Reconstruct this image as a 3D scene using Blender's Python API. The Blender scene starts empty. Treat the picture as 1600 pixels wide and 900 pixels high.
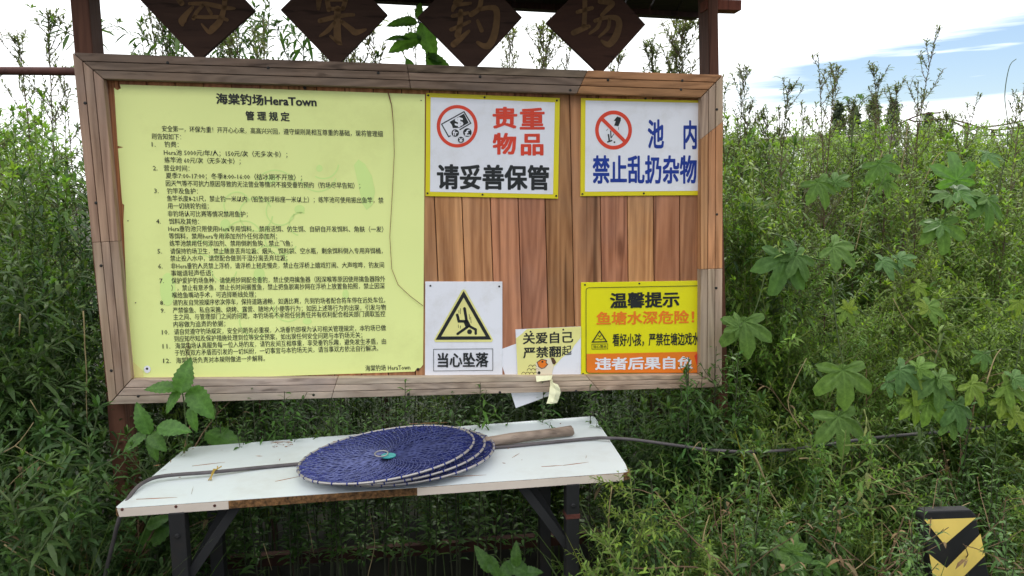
import bpy, math, random
from math import sin, cos, pi, radians
from mathutils import Vector, Matrix, noise as mnoise
random.seed(7)
scene = bpy.context.scene
C = scene.collection

# ------------------------------------------------------------------ camera, sky, sun, exposure
PITCH, ROLL, FPX, CAMH = 0.1200, -0.0079, 1156.0, 1.5
Fw = Vector((0, cos(PITCH), -sin(PITCH)))
_r0 = Vector((1, 0, 0)); _u0 = _r0.cross(Fw)
Rt = _r0 * cos(ROLL) + _u0 * sin(ROLL)
Up = _u0 * cos(ROLL) - _r0 * sin(ROLL)
CAM = Vector((0, 0, CAMH))
cd = bpy.data.cameras.new('camera'); co = bpy.data.objects.new('camera', cd); C.objects.link(co)
cd.sensor_width = 36; cd.lens = FPX / 1600 * 36; cd.clip_start = 0.05; cd.clip_end = 3000
m3 = Matrix((Rt, Up, -Fw)).transposed()
co.matrix_world = Matrix.Translation(CAM) @ m3.to_4x4()
scene.camera = co

SUN_EL, SUN_AZ = radians(62), radians(20)      # azimuth measured from +Y (behind the board) towards +X
w = bpy.data.worlds.new('World'); scene.world = w; w.use_nodes = True
nt = w.node_tree; nt.nodes.clear()
def N(t, **kw):
    n = nt.nodes.new(t)
    for k, v in kw.items(): setattr(n, k, v)
    return n
out = N('ShaderNodeOutputWorld')
sky = N('ShaderNodeTexSky', sky_type='NISHITA', sun_disc=False, sun_elevation=SUN_EL, sun_rotation=SUN_AZ)
bg1 = N('ShaderNodeBackground'); bg1.inputs[1].default_value = 0.082
hs = N('ShaderNodeHueSaturation'); hs.inputs['Saturation'].default_value = 1.25; nt.links.new(sky.outputs[0], hs.inputs['Color']); nt.links.new(hs.outputs[0], bg1.inputs[0])
bg2 = N('ShaderNodeBackground'); bg2.inputs[0].default_value = (0.97, 0.985, 1.0, 1); bg2.inputs[1].default_value = 1.12
tc = N('ShaderNodeTexCoord'); sep = N('ShaderNodeSeparateXYZ'); nt.links.new(tc.outputs['Generated'], sep.inputs[0])
def M(op, a, b=None, c=None):
    n = N('ShaderNodeMath', operation=op)
    for i, x in enumerate((a, b, c)):
        if x is None: continue
        if isinstance(x, (int, float)): n.inputs[i].default_value = x
        else: nt.links.new(x, n.inputs[i])
    return n.outputs[0]
az = M('ARCTAN2', sep.outputs[0], sep.outputs[1])
mp = N('ShaderNodeMapping'); mp.inputs['Scale'].default_value = (1.6, 1.6, 30.0)
nt.links.new(tc.outputs['Generated'], mp.inputs[0])
nz = N('ShaderNodeTexNoise'); nz.inputs['Scale'].default_value = 2.0; nz.inputs['Detail'].default_value = 7; nz.inputs['Roughness'].default_value = 0.58
nt.links.new(mp.outputs[0], nz.inputs[0])
# a long break in the cloud: low in the sky, rising gently to the right
e0 = M('ADD', M('MULTIPLY', az, 0.06), 0.112)
d = M('DIVIDE', M('SUBTRACT', sep.outputs[2], e0), M('ADD', M('MULTIPLY', az, 0.075), 0.008))
band = M('MAXIMUM', M('SUBTRACT', 1.0, M('MULTIPLY', d, d)), 0.0)
azm = M('SMOOTH_MIN', M('MAXIMUM', M('MULTIPLY', M('SUBTRACT', az, 0.24), 5.0), 0.0), 1.0, 0.2)
cl = M('MULTIPLY', M('SUBTRACT', nz.outputs[0], 0.40), 3.0)
cl = M('MAXIMUM', M('MINIMUM', cl, 1.0), 0.0)
mask = M('MULTIPLY', M('MULTIPLY', band, azm), M('SUBTRACT', 1.2, cl))
mask = M('MINIMUM', M('MULTIPLY', mask, 2.0), 0.95)
# bright ahead and overhead; unseen low sky behind the viewer dimmed to deepen shade
fr = M('MAXIMUM', M('MINIMUM', M('ADD', M('MULTIPLY', sep.outputs[1], 2.2), 0.5), 1.0), 0.0)
zz = M('MAXIMUM', sep.outputs[2], 0.0)
back = M('ADD', M('MULTIPLY', zz, 1.05), 0.62)
st_ = M('ADD', M('MULTIPLY', fr, M('SUBTRACT', 1.18, back)), back)
nt.links.new(M('MULTIPLY', st_, 1.02), bg2.inputs[1])
mix = N('ShaderNodeMixShader'); nt.links.new(mask, mix.inputs[0]); nt.links.new(bg2.outputs[0], mix.inputs[1]); nt.links.new(bg1.outputs[0], mix.inputs[2])
nt.links.new(mix.outputs[0], out.inputs[0])
sd = bpy.data.lights.new('sun', 'SUN'); so = bpy.data.objects.new('sun', sd); C.objects.link(so)
sd.energy = 1.5; sd.angle = radians(14); sd.color = (1, 0.96, 0.9)
sdir = Vector((sin(SUN_AZ) * cos(SUN_EL), cos(SUN_AZ) * cos(SUN_EL), sin(SUN_EL)))
so.rotation_euler = sdir.to_track_quat('Z', 'Y').to_euler(); so.location = (0, 0, 8)
vs = scene.view_settings
vs.view_transform = 'Standard'; vs.look = 'None'; vs.gamma = 1; vs.use_curve_mapping = False
vs.exposure = 0.62

# ------------------------------------------------------------------ where things are: pixel of the 1600x900 photograph -> point in the place
BYAW = 0.1359
BO = Vector((-0.2644, 2.2516, 0)); BU = Vector((cos(BYAW), sin(BYAW), 0)); BN = Vector((sin(BYAW), -cos(BYAW), 0))  # BN points to the viewer
def ray(px, py): return Fw + Rt * ((px - 800) / FPX) + Up * ((450 - py) / FPX)
def onb(px, py, wo=0.0):
    r = ray(px, py); t = ((BO + BN * wo - CAM).dot(BN)) / r.dot(BN); return CAM + r * t
def onz(px, py, z):
    r = ray(px, py); return CAM + r * ((z - CAMH) / r.z)
def at(px, py, Y):
    r = ray(px, py); return CAM + r * (Y / r.y)
def srgb(r, g, b):
    f = lambda c: c / 12.92 if c <= 0.04045 else ((c + 0.055) / 1.055) ** 2.4
    return (f(r / 255), f(g / 255), f(b / 255))

# ------------------------------------------------------------------ mesh and object helpers
class MB:
    def __init__(s): s.v = []; s.f = []; s.c = []; s.mi = []; s.col = (1, 1, 1)
    def add(s, vs_, fs, mi=0, col=None):
        b = len(s.v); s.v += [tuple(p) for p in vs_]
        for f in fs: s.f.append(tuple(i + b for i in f)); s.mi.append(mi)
        s.c += [col or s.col] * len(vs_)
    def prism(s, front, back, mi=0):                 # two matching outlines
        n = len(front)
        s.add(list(front) + list(back), [tuple(range(n)), tuple(range(2 * n - 1, n - 1, -1))] + [(i, i + n, (i + 1) % n + n, (i + 1) % n) for i in range(n)], mi)
    def box(s, c, sx, sy, sz, ax=None, mi=0):
        X, Y, Z = ax or (Vector((1, 0, 0)), Vector((0, 1, 0)), Vector((0, 0, 1)))
        c = Vector(c); a = [c + X * (i * sx / 2) + Y * (-sy / 2) + Z * (k * sz / 2) for i, k in ((-1, -1), (1, -1), (1, 1), (-1, 1))]
        s.prism(a, [p + Y * sy for p in a], mi)
    def tube(s, pts, rad, n=6, mi=0, cap=True):
        pts = [Vector(p) for p in pts]; k = len(pts)
        if isinstance(rad, (int, float)): rad = [rad] * k
        vs_ = []; ref = None
        for i, p in enumerate(pts):
            t = (pts[min(i + 1, k - 1)] - pts[max(i - 1, 0)]).normalized()
            if ref is None: ref = t.orthogonal()
            ref = (ref - t * ref.dot(t)); ref = ref.normalized() if ref.length > 1e-6 else t.orthogonal().normalized()
            b = t.cross(ref)
            vs_ += [p + (ref * cos(2 * pi * j / n) + b * sin(2 * pi * j / n)) * rad[i] for j in range(n)]
        fs = [(i * n + j, i * n + (j + 1) % n, (i + 1) * n + (j + 1) % n, (i + 1) * n + j) for i in range(k - 1) for j in range(n)]
        if cap: fs += [tuple(range(n - 1, -1, -1)), tuple((k - 1) * n + j for j in range(n))]
        s.add(vs_, fs, mi)
    def build(s, name, mats, parent=None, smooth=False, bevel=0, loc=None):
        o0 = Vector(loc) if loc is not None else (wloc(parent) if parent else Vector((0, 0, 0)))
        me = bpy.data.meshes.new(name)
        me.from_pydata([tuple(Vector(p) - o0) for p in s.v], [], s.f)
        if not isinstance(mats, (list, tuple)): mats = [mats]
        for m in mats: me.materials.append(m)
        if len(mats) > 1: me.polygons.foreach_set('material_index', s.mi)
        if True:
            a = me.color_attributes.new('tint', 'FLOAT_COLOR', 'POINT')
            a.data.foreach_set('color', [x for c in s.c for x in (*c, 1)])
        if smooth: me.polygons.foreach_set('use_smooth', [True] * len(s.f))
        me.update()
        o = bpy.data.objects.new(name, me); C.objects.link(o)
        if parent: o.parent = parent
        else: o.location = o0
        if parent and loc is not None: o.location = o0 - wloc(parent)
        if bevel:
            b = o.modifiers.new('bevel', 'BEVEL'); b.width = bevel; b.segments = 2; b.limit_method = 'ANGLE'; b.angle_limit = radians(35)
        return o
def wloc(o):
    l = Vector(o.location)
    while o.parent: o = o.parent; l = l + Vector(o.location)
    return l
def tag(o, label=None, cat=None, group=None, kind=None):
    if label: o['label'] = label
    if cat: o['category'] = cat
    if group: o['group'] = group
    if kind: o['kind'] = kind
    return o
def thing(name, loc, label, cat, group=None):
    o = bpy.data.objects.new(name, None); C.objects.link(o); o.location = loc; o.empty_display_size = 0.05
    return tag(o, label, cat, group)

# ------------------------------------------------------------------ materials
def newmat(name):
    m = bpy.data.materials.new(name); m.use_nodes = True
    t = m.node_tree; return m, t, t.nodes['Principled BSDF']
def ln(t, a, b): t.links.new(a, b)
def paint(name, rgb, rough=0.5, var=0.1, scale=6, bump=0.0, spec=0.4, metal=0.0, dirt=None, dirt_amt=0.0, dscale=9):
    m, t, p = newmat(name)
    tc = t.nodes.new('ShaderNodeTexCoord'); n = t.nodes.new('ShaderNodeTexNoise'); n.inputs['Scale'].default_value = scale; n.inputs['Detail'].default_value = 8
    ln(t, tc.outputs['Object'], n.inputs['Vector'])
    r = t.nodes.new('ShaderNodeValToRGB'); r.color_ramp.elements[0].position = 0.3; r.color_ramp.elements[1].position = 0.7
    r.color_ramp.elements[0].color = (*[c * (1 - var) for c in rgb], 1); r.color_ramp.elements[1].color = (*[min(1, c * (1 + var)) for c in rgb], 1)
    ln(t, n.outputs[0], r.inputs[0]); last = r.outputs[0]
    if dirt:
        n2 = t.nodes.new('ShaderNodeTexNoise'); n2.inputs['Scale'].default_value = dscale; n2.inputs['Detail'].default_value = 12; n2.inputs['Roughness'].default_value = 0.7
        ln(t, tc.outputs['Object'], n2.inputs['Vector'])
        r2 = t.nodes.new('ShaderNodeValToRGB'); r2.color_ramp.elements[0].position = 0.5; r2.color_ramp.elements[1].position = 0.78
        r2.color_ramp.elements[0].color = (0, 0, 0, 1); r2.color_ramp.elements[1].color = (dirt_amt,) * 3 + (1,)
        ln(t, n2.outputs[0], r2.inputs[0])
        mx = t.nodes.new('ShaderNodeMixRGB'); mx.inputs[2].default_value = (*dirt, 1); ln(t, r2.outputs[0], mx.inputs[0]); ln(t, last, mx.inputs[1]); last = mx.outputs[0]
    ln(t, last, p.inputs['Base Color'])
    p.inputs['Roughness'].default_value = rough; p.inputs['Metallic'].default_value = metal; p.inputs['Specular IOR Level'].default_value = spec
    if bump:
        b = t.nodes.new('ShaderNodeBump'); b.inputs['Strength'].default_value = bump; b.inputs['Distance'].default_value = 0.004
        n3 = t.nodes.new('ShaderNodeTexNoise'); n3.inputs['Scale'].default_value = scale * 8; n3.inputs['Detail'].default_value = 6; ln(t, tc.outputs['Object'], n3.inputs['Vector'])
        ln(t, n3.outputs[0], b.inputs['Height']); ln(t, b.outputs[0], p.inputs['Normal'])
    return m
def wood(name, dark, light, along='Z', rough=0.75, grain=1.0, grey=None, grey_amt=0.4, use_tint=True):
    m, t, p = newmat(name)
    tc = t.nodes.new('ShaderNodeTexCoord'); mp = t.nodes.new('ShaderNodeMapping'); ln(t, tc.outputs['Object'], mp.inputs[0])
    at_ = t.nodes.new('ShaderNodeAttribute'); at_.attribute_name = 'tint'
    ad = t.nodes.new('ShaderNodeVectorMath'); ad.operation = 'MULTIPLY_ADD'          # shift the grain from plank to plank
    sc = t.nodes.new('ShaderNodeVectorMath'); sc.operation = 'SCALE'; sc.inputs['Scale'].default_value = 37.0; ln(t, at_.outputs['Color'], sc.inputs[0])
    a2 = t.nodes.new('ShaderNodeVectorMath'); a2.operation = 'ADD'; ln(t, mp.outputs[0], a2.inputs[0]); ln(t, sc.outputs[0], a2.inputs[1])
    mp.inputs['Scale'].default_value = {'Z': (1, 1, 0.07), 'X': (0.07, 1, 1)}[along]
    n1 = t.nodes.new('ShaderNodeTexNoise'); n1.inputs['Scale'].default_value = 22; n1.inputs['Detail'].default_value = 6; n1.inputs['Roughness'].default_value = 0.6; n1.inputs['Distortion'].default_value = 0.4; ln(t, a2.outputs[0], n1.inputs[0])
    # growth rings: noise contours
    n2 = t.nodes.new('ShaderNodeTexNoise'); n2.inputs['Scale'].default_value = 9; n2.inputs['Detail'].default_value = 1.5; ln(t, a2.outputs[0], n2.inputs[0])
    mu = t.nodes.new('ShaderNodeMath'); mu.operation = 'MULTIPLY'; mu.inputs[1].default_value = 95; ln(t, n2.outputs[0], mu.inputs[0])
    si = t.nodes.new('ShaderNodeMath'); si.operation = 'SINE'; ln(t, mu.outputs[0], si.inputs[0])
    ma = t.nodes.new('ShaderNodeMath'); ma.operation = 'MULTIPLY_ADD'; ma.inputs[1].default_value = 0.13 * grain; ln(t, si.outputs[0], ma.inputs[0]); ln(t, n1.outputs[0], ma.inputs[2])
    n4 = t.nodes.new('ShaderNodeTexNoise'); n4.inputs['Scale'].default_value = 140; n4.inputs['Detail'].default_value = 3; ln(t, a2.outputs[0], n4.inputs[0])
    mb_ = t.nodes.new('ShaderNodeMath'); mb_.operation = 'MULTIPLY_ADD'; mb_.inputs[1].default_value = 0.35; ln(t, n4.outputs[0], mb_.inputs[0]); ln(t, ma.outputs[0], mb_.inputs[2])
    r = t.nodes.new('ShaderNodeValToRGB'); r.color_ramp.elements[0].position = 0.30; r.color_ramp.elements[1].position = 0.95
    r.color_ramp.elements[0].color = (*dark, 1); r.color_ramp.elements[1].color = (*light, 1); ln(t, mb_.outputs[0], r.inputs[0]); last = r.outputs[0]
    if grey:
        n3 = t.nodes.new('ShaderNodeTexNoise'); n3.inputs['Scale'].default_value = 3.5; n3.inputs['Detail'].default_value = 6; n3.inputs['Roughness'].default_value = 0.65; ln(t, tc.outputs['Object'], n3.inputs[0])
        r2 = t.nodes.new('ShaderNodeValToRGB'); r2.color_ramp.elements[0].position = 0.4; r2.color_ramp.elements[1].position = 0.66; r2.color_ramp.elements[0].color = (0, 0, 0, 1); r2.color_ramp.elements[1].color = (grey_amt,) * 3 + (1,)
        ln(t, n3.outputs[0], r2.inputs[0]); mx = t.nodes.new('ShaderNodeMixRGB'); ln(t, r2.outputs[0], mx.inputs[0]); ln(t, last, mx.inputs[1]); mx.inputs[2].default_value = (*grey, 1); last = mx.outputs[0]
    cm = t.nodes.new('ShaderNodeMapping'); cm.inputs['Scale'].default_value = {'Z': (1, 1, 0.25), 'X': (0.25, 1, 1)}[along]; ln(t, a2.outputs[0], cm.inputs[0])
    nc = t.nodes.new('ShaderNodeTexNoise'); nc.inputs['Scale'].default_value = 55; nc.inputs['Detail'].default_value = 4; nc.inputs['Distortion'].default_value = .3; ln(t, cm.outputs[0], nc.inputs[0])
    rc = t.nodes.new('ShaderNodeValToRGB'); rc.color_ramp.elements[0].position = .30; rc.color_ramp.elements[0].color = (.35, .33, .32, 1); rc.color_ramp.elements[1].position = .40; rc.color_ramp.elements[1].color = (1, 1, 1, 1); ln(t, nc.outputs[0], rc.inputs[0])
    km = t.nodes.new('ShaderNodeVectorMath'); km.operation = 'MULTIPLY'; km.inputs[1].default_value = {'Z': (7, 7, 26), 'X': (26, 7, 7)}[along]; ln(t, a2.outputs[0], km.inputs[0])
    vo = t.nodes.new('ShaderNodeTexVoronoi'); vo.inputs['Scale'].default_value = 1.0; ln(t, km.outputs[0], vo.inputs['Vector'])
    rk = t.nodes.new('ShaderNodeValToRGB'); rk.color_ramp.elements[0].position = .035; rk.color_ramp.elements[0].color = (.28, .22, .2, 1); rk.color_ramp.elements[1].position = .11; rk.color_ramp.elements[1].color = (1, 1, 1, 1); ln(t, vo.outputs['Distance'], rk.inputs[0])
    for q_ in (rc, rk):
        mq = t.nodes.new('ShaderNodeMixRGB'); mq.blend_type = 'MULTIPLY'; mq.inputs[0].default_value = .8; ln(t, last, mq.inputs[1]); ln(t, q_.outputs[0], mq.inputs[2]); last = mq.outputs[0]
    if use_tint:
        mm = t.nodes.new('ShaderNodeMixRGB'); mm.blend_type = 'MULTIPLY'; mm.inputs[0].default_value = 1; ln(t, last, mm.inputs[1]); ln(t, at_.outputs['Color'], mm.inputs[2]); last = mm.outputs[0]
    ln(t, last, p.inputs['Base Color']); p.inputs['Roughness'].default_value = rough; p.inputs['Specular IOR Level'].default_value = 0.25
    b = t.nodes.new('ShaderNodeBump'); b.inputs['Strength'].default_value = 0.5; b.inputs['Distance'].default_value = 0.002; ln(t, mb_.outputs[0], b.inputs['Height']); ln(t, b.outputs[0], p.inputs['Normal'])
    return m
def leafmat(name, rgb, trans=0.35, rough=0.55, var=0.35, yel=(0.30, 0.26, 0.04), yamt=0.25, spec=0.3):
    m, t, p = newmat(name)
    oi = t.nodes.new('ShaderNodeObjectInfo'); at_ = t.nodes.new('ShaderNodeAttribute'); at_.attribute_name = 'tint'
    mx = t.nodes.new('ShaderNodeMixRGB'); mx.inputs[1].default_value = (*rgb, 1); mx.inputs[2].default_value = (*yel, 1)
    mu = t.nodes.new('ShaderNodeMath'); mu.operation = 'MULTIPLY'; mu.inputs[1].default_value = yamt; ln(t, oi.outputs['Random'], mu.inputs[0]); ln(t, mu.outputs[0], mx.inputs[0])
    mm = t.nodes.new('ShaderNodeMixRGB'); mm.blend_type = 'MULTIPLY'; mm.inputs[0].default_value = 1; ln(t, mx.outputs[0], mm.inputs[1]); ln(t, at_.outputs['Color'], mm.inputs[2])
    if name.startswith(('vine', 'broad')):
        tcx = t.nodes.new('ShaderNodeTexCoord'); nzx = t.nodes.new('ShaderNodeTexNoise'); nzx.inputs['Scale'].default_value = 7; nzx.inputs['Detail'].default_value = 8; nzx.inputs['Roughness'].default_value = .7; ln(t, tcx.outputs['Object'], nzx.inputs[0])
        rx = t.nodes.new('ShaderNodeValToRGB'); rx.color_ramp.elements[0].position = .35; rx.color_ramp.elements[0].color = (.62, .66, .55, 1); rx.color_ramp.elements[1].position = .62; rx.color_ramp.elements[1].color = (1.1, 1.08, 1.0, 1); ln(t, nzx.outputs[0], rx.inputs[0])
        m2 = t.nodes.new('ShaderNodeMixRGB'); m2.blend_type = 'MULTIPLY'; m2.inputs[0].default_value = 1; ln(t, mm.outputs[0], m2.inputs[1]); ln(t, rx.outputs[0], m2.inputs[2]); mm = m2
    ln(t, mm.outputs[0], p.inputs['Base Color']); p.inputs['Roughness'].default_value = rough; p.inputs['Specular IOR Level'].default_value = spec
    tr = t.nodes.new('ShaderNodeBsdfTranslucent'); br = t.nodes.new('ShaderNodeMixRGB'); br.blend_type = 'MULTIPLY'; br.inputs[0].default_value = 1; ln(t, mm.outputs[0], br.inputs[1]); br.inputs[2].default_value = (1.5, 1.6, 0.8, 1); ln(t, br.outputs[0], tr.inputs[0])
    ms = t.nodes.new('ShaderNodeMixShader'); ms.inputs[0].default_value = trans; ln(t, p.outputs[0], ms.inputs[1]); ln(t, tr.outputs[0], ms.inputs[2])
    ln(t, ms.outputs[0], t.nodes['Material Output'].inputs[0])
    return m

mt = {}
mt['clad'] = wood('cladding_wood', (0.20, 0.068, 0.024), (0.66, 0.315, 0.145), 'Z', grain=0.75, grey=(0.30, 0.19, 0.13), grey_amt=0.35)
mt['railX'] = wood('rail_wood_lengthwise', (0.16, 0.110, 0.074), (0.56, 0.435, 0.325), 'X', grain=0.9, grey=(0.40, 0.350, 0.300), grey_amt=0.55)
mt['railZ'] = wood('rail_wood_upright', (0.16, 0.110, 0.074), (0.56, 0.435, 0.325), 'Z', grain=0.9, grey=(0.40, 0.350, 0.300), grey_amt=0.55)
mt['post'] = wood('post_wood', (0.045, 0.02, 0.013), (0.12, 0.06, 0.04), 'Z', grain=0.6, use_tint=True)
mt['roof'] = wood('roof_wood', (0.018, 0.014, 0.012), (0.05, 0.036, 0.03), 'X', grain=0.4)
mt['plaque'] = wood('plaque_wood', (0.033, 0.017, 0.012), (0.058, 0.030, 0.020), 'X', grain=0.3, rough=0.9)
mt['brush'] = paint('ochre_brush_paint', (0.125, 0.066, 0.026), 0.9, 0.25, 30)
mt['yelgreen'] = paint('yellow_green_board', srgb(244, 253, 164), 0.42, 0.04, 2.5, spec=0.35, dirt=srgb(212, 216, 132), dirt_amt=0.5, dscale=3.5)
mt['watermark'] = paint('pale_green_print', srgb(222, 246, 152), 0.5, 0.04, 4)
mt['black'] = paint('black_print', (0.018, 0.02, 0.02), 0.5, 0.2, 40)
mt['white'] = paint('white_sign_panel', srgb(240, 240, 246), 0.35, 0.04, 3, spec=0.4, dirt=srgb(196, 190, 178), dirt_amt=0.45)
mt['yellow'] = paint('yellow_print', srgb(232, 216, 30), 0.4, 0.04, 5)
mt['warnyel'] = paint('warning_yellow_panel', srgb(236, 228, 22), 0.4, 0.04, 5, dirt=srgb(190, 180, 60), dirt_amt=0.3)
mt['red'] = paint('red_print', srgb(226, 70, 44), 0.45, 0.1, 8)
mt['orange'] = paint('orange_print', srgb(240, 128, 36), 0.45, 0.06, 6)
mt['blue'] = paint('blue_print', srgb(22, 56, 150), 0.45, 0.12, 10)
mt['lemon'] = paint('lemon_print', srgb(238, 232, 150), 0.45, 0.05, 6, dirt=srgb(205, 195, 120), dirt_amt=0.4)
mt['tableW'] = paint('white_melamine', (0.64, 0.69, 0.70), 0.34, 0.02, 4, spec=0.45, dirt=(0.40, 0.37, 0.31), dirt_amt=0.45, dscale=5)
mt['band'] = paint('cream_edge_band', (0.72, 0.62, 0.53), 0.4, 0.06, 6, dirt=(0.4, 0.3, 0.22), dirt_amt=0.35)
mt['chip'] = paint('bare_particleboard', (0.24, 0.12, 0.045), 0.9, 0.75, 130, bump=1.0, dirt=(0.03, 0.016, 0.008), dirt_amt=0.85, dscale=70)
mt['steel'] = paint('dark_grey_steel_shaded', (0.009, 0.009, 0.010), 0.65, 0.2, 12, spec=0.5, dirt=(0.03, 0.018, 0.012), dirt_amt=0.5)  # grey steel coloured darker, to stand in for shade under the table
mt['rust'] = paint('rusty_pipe', (0.095, 0.028, 0.02), 0.7, 0.5, 18, bump=0.3, dirt=(0.03, 0.02, 0.018), dirt_amt=0.8)
mt['screw'] = paint('dark_screw', (0.02, 0.017, 0.015), 0.5, 0.3, 60)
mt['hoop'] = paint('aluminium_hoop', (0.42, 0.39, 0.38), 0.4, 0.08, 20, metal=0.5)
mt['net'] = paint('blue_netting', (0.018, 0.026, 0.155), 0.6, 0.35, 60)
mt['netlight'] = paint('worn_blue_netting', (0.095, 0.11, 0.26), 0.6, 0.4, 50)
mt['teal'] = paint('teal_disc', (0.05, 0.33, 0.34), 0.4, 0.08, 20)
mt['handle'] = wood('handle_wood', (0.12, 0.085, 0.062), (0.36, 0.28, 0.22), 'X', grain=0.7, use_tint=False)
mt['cable'] = paint('grey_cable', (0.095, 0.082, 0.085), 0.55, 0.25, 30)
mt['gold'] = paint('golden_twist_tie', (0.45, 0.30, 0.05), 0.4, 0.2, 60)
mt['drystem'] = paint('dry_stalk', (0.27, 0.21, 0.10), 0.8, 0.3, 30)
mt['peel'] = paint('faded_paper', srgb(238, 236, 196), .7, .06, 12, dirt=srgb(214, 205, 150), dirt_amt=.6)
mt['litter'] = paint('dry_litter', (0.26, 0.12, 0.06), 0.8, 0.4, 60)

# ------------------------------------------------------------------ flat print on the board plane, outlines given in photograph pixels
def sheet(mb, pts, wo, mi=0):
    mb.add([onb(x, y, wo) for x, y in pts], [tuple(range(len(pts)))], mi)
def slab(mb, pts, w0, w1, mi=0):
    fr = [onb(x, y, w1) for x, y in pts]
    mb.prism(fr, [p - BN * (w1 - w0) for p in fr], mi)
def ell(cx, cy, rx, ry, n=40, a0=0, a1=2 * pi):
    return [(cx + rx * cos(a0 + (a1 - a0) * i / n), cy + ry * sin(a0 + (a1 - a0) * i / n)) for i in range(n)]
def ring(mb, cx, cy, rx, ry, rx2, ry2, wo, n=48):
    a = ell(cx, cy, rx, ry, n) + ell(cx, cy, rx2, ry2, n)
    mb.add([onb(x, y, wo) for x, y in a], [(i, (i + 1) % n, n + (i + 1) % n, n + i) for i in range(n)])
def line(mb, pts, wd, wo, closed=False, roundcap=False):
    if isinstance(wd, (int, float)): wd = [wd] * len(pts)
    k = len(pts); L = []; Rr = []
    for i in range(k):
        a = pts[(i - 1) % k] if (closed or i > 0) else pts[i]; b = pts[(i + 1) % k] if (closed or i < k - 1) else pts[i]
        def nn(p, q):
            l = math.hypot(q[0] - p[0], q[1] - p[1]) or 1; return (-(q[1] - p[1]) / l, (q[0] - p[0]) / l)
        n1 = nn(a, pts[i]) if a is not pts[i] else nn(pts[i], b); n2 = nn(pts[i], b) if b is not pts[i] else n1
        mx, my = n1[0] + n2[0], n1[1] + n2[1]; l2 = max(0.35, (mx * mx + my * my) / 2); h = wd[i] / 2
        L.append((pts[i][0] + mx / l2 * h, pts[i][1] + my / l2 * h)); Rr.append((pts[i][0] - mx / l2 * h, pts[i][1] - my / l2 * h))
    q = L + Rr; m_ = k if closed else k - 1
    mb.add([onb(x, y, wo) for x, y in q], [(i, (i + 1) % k, k + (i + 1) % k, k + i) for i in range(m_)])
    if roundcap:
        for e in (0, -1): sheet(mb, ell(pts[e][0], pts[e][1], wd[e] / 2, wd[e] / 2, 12), wo)
_tc = {}
def glyphs(text, off, res=2):
    key = (text, off, res)
    if key not in _tc:
        cu = bpy.data.curves.new('lettering_curve', 'FONT'); cu.body = text; cu.size = 1; cu.offset = off; cu.resolution_u = res
        ob = bpy.data.objects.new('lettering_curve', cu); C.objects.link(ob)
        dg = bpy.context.evaluated_depsgraph_get(); me = bpy.data.meshes.new_from_object(ob.evaluated_get(dg))
        _tc[key] = ([tuple(v.co)[:2] for v in me.vertices], [tuple(p.vertices) for p in me.polygons])
        bpy.data.objects.remove(ob); bpy.data.curves.remove(cu); bpy.data.meshes.remove(me)
    return _tc[key]
def text(mb, s, x0, x1, y0, y1, h, wo, off=0.02, em=False, lean=0.0, res=2, h1=None):
    """s between x0 and x1; y0, y1 the mid height at both ends; h the letter height in pixels"""
    v, f = glyphs(s, 0.0, res)
    if not v: return
    xa, xb = min(p[0] for p in v), max(p[0] for p in v)
    ya, yb = (-0.08, 0.80) if em else (min(p[1] for p in v), max(p[1] for p in v))
    # weight: a few thin layers, each a hair further out, shifted sideways
    o2 = off * 0.75
    sh = [(0, 0)] + ([(off, 0), (-off, 0)] if em else [(off, 0), (-off, 0), (o2, o2), (-o2, o2), (o2, -o2), (-o2, -o2)])
    for i, (dx, dy) in enumerate(sh):
        P = []
        for x, y in v:
            s_ = (x + dx - xa) / (xb - xa); t_ = (y + dy - ya) / (yb - ya) - 0.5
            hh = h + ((h1 or h) - h) * s_
            P.append(onb(x0 + (x1 - x0) * s_ - lean * hh * t_, y0 + (y1 - y0) * s_ - hh * t_, wo + i * 0.00004))
        mb.add(P, [tuple(p) for p in f])

# ================================================================== NOTICE BOARD
OUT = [(113, 82), (1130, 117), (1128, 605), (170, 632)]
INN = [(161, 123), (1096, 152), (1094, 586), (205, 593)]
W0, WC, WR = 0.0, 0.018, 0.048       # back of cladding, its face, face of the rails
gp = onb(640, 620); root_loc = Vector((gp.x, gp.y, 0))
board = thing('notice_board', root_loc, 'weathered wooden notice board with plank backing and small dark roof, behind the white table', 'notice board')
def lerp2(a, b, t): return (a[0] + (b[0] - a[0]) * t, a[1] + (b[1] - a[1]) * t)
# vertical planks
mb = MB(); rng = random.Random(3)
def edge_t(px): return (px - 140) / (1112 - 140)
pl = [128]
stops = [683.7 - 42.6 * 13.0]
xs = []
x = 683.7
while x > 150: xs.append(x); x -= 42.8
xs = xs[::-1] + [726, 770, 813, 854.5, 896, 940, 981.5, 1022, 1062.5]
xs = [150] + xs + [1116]
for a, b in zip(xs[:-1], xs[1:]):
    # a plank keeps one width: same distances along the board, top to bottom
    sa, sb = [0.103 - 0.107 * (q - 150) / 979 for q in (a, b)]
    k = 0.75 + 0.5 * rng.random()
    mb.col = (k, k * (0.90 + 0.16 * rng.random()), k * (0.85 + 0.25 * rng.random()))
    yt = 97 + 0.034 * (a - 113) + 3 * rng.random(); yb_ = 618 - 0.028 * (a - 170)
    fr = [onb(a + .6 + sa * (yb_ - 420), yb_, WC), onb(b - .6 + sb * (yb_ - 420), yb_, WC), onb(b - .6 + sb * (yt - 420), yt, WC), onb(a + .6 + sa * (yt - 420), yt, WC)]
    mb.prism(fr, [p - BN * WC for p in fr])
mb.build('cladding', mt['clad'], board, bevel=0.0022)
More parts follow.
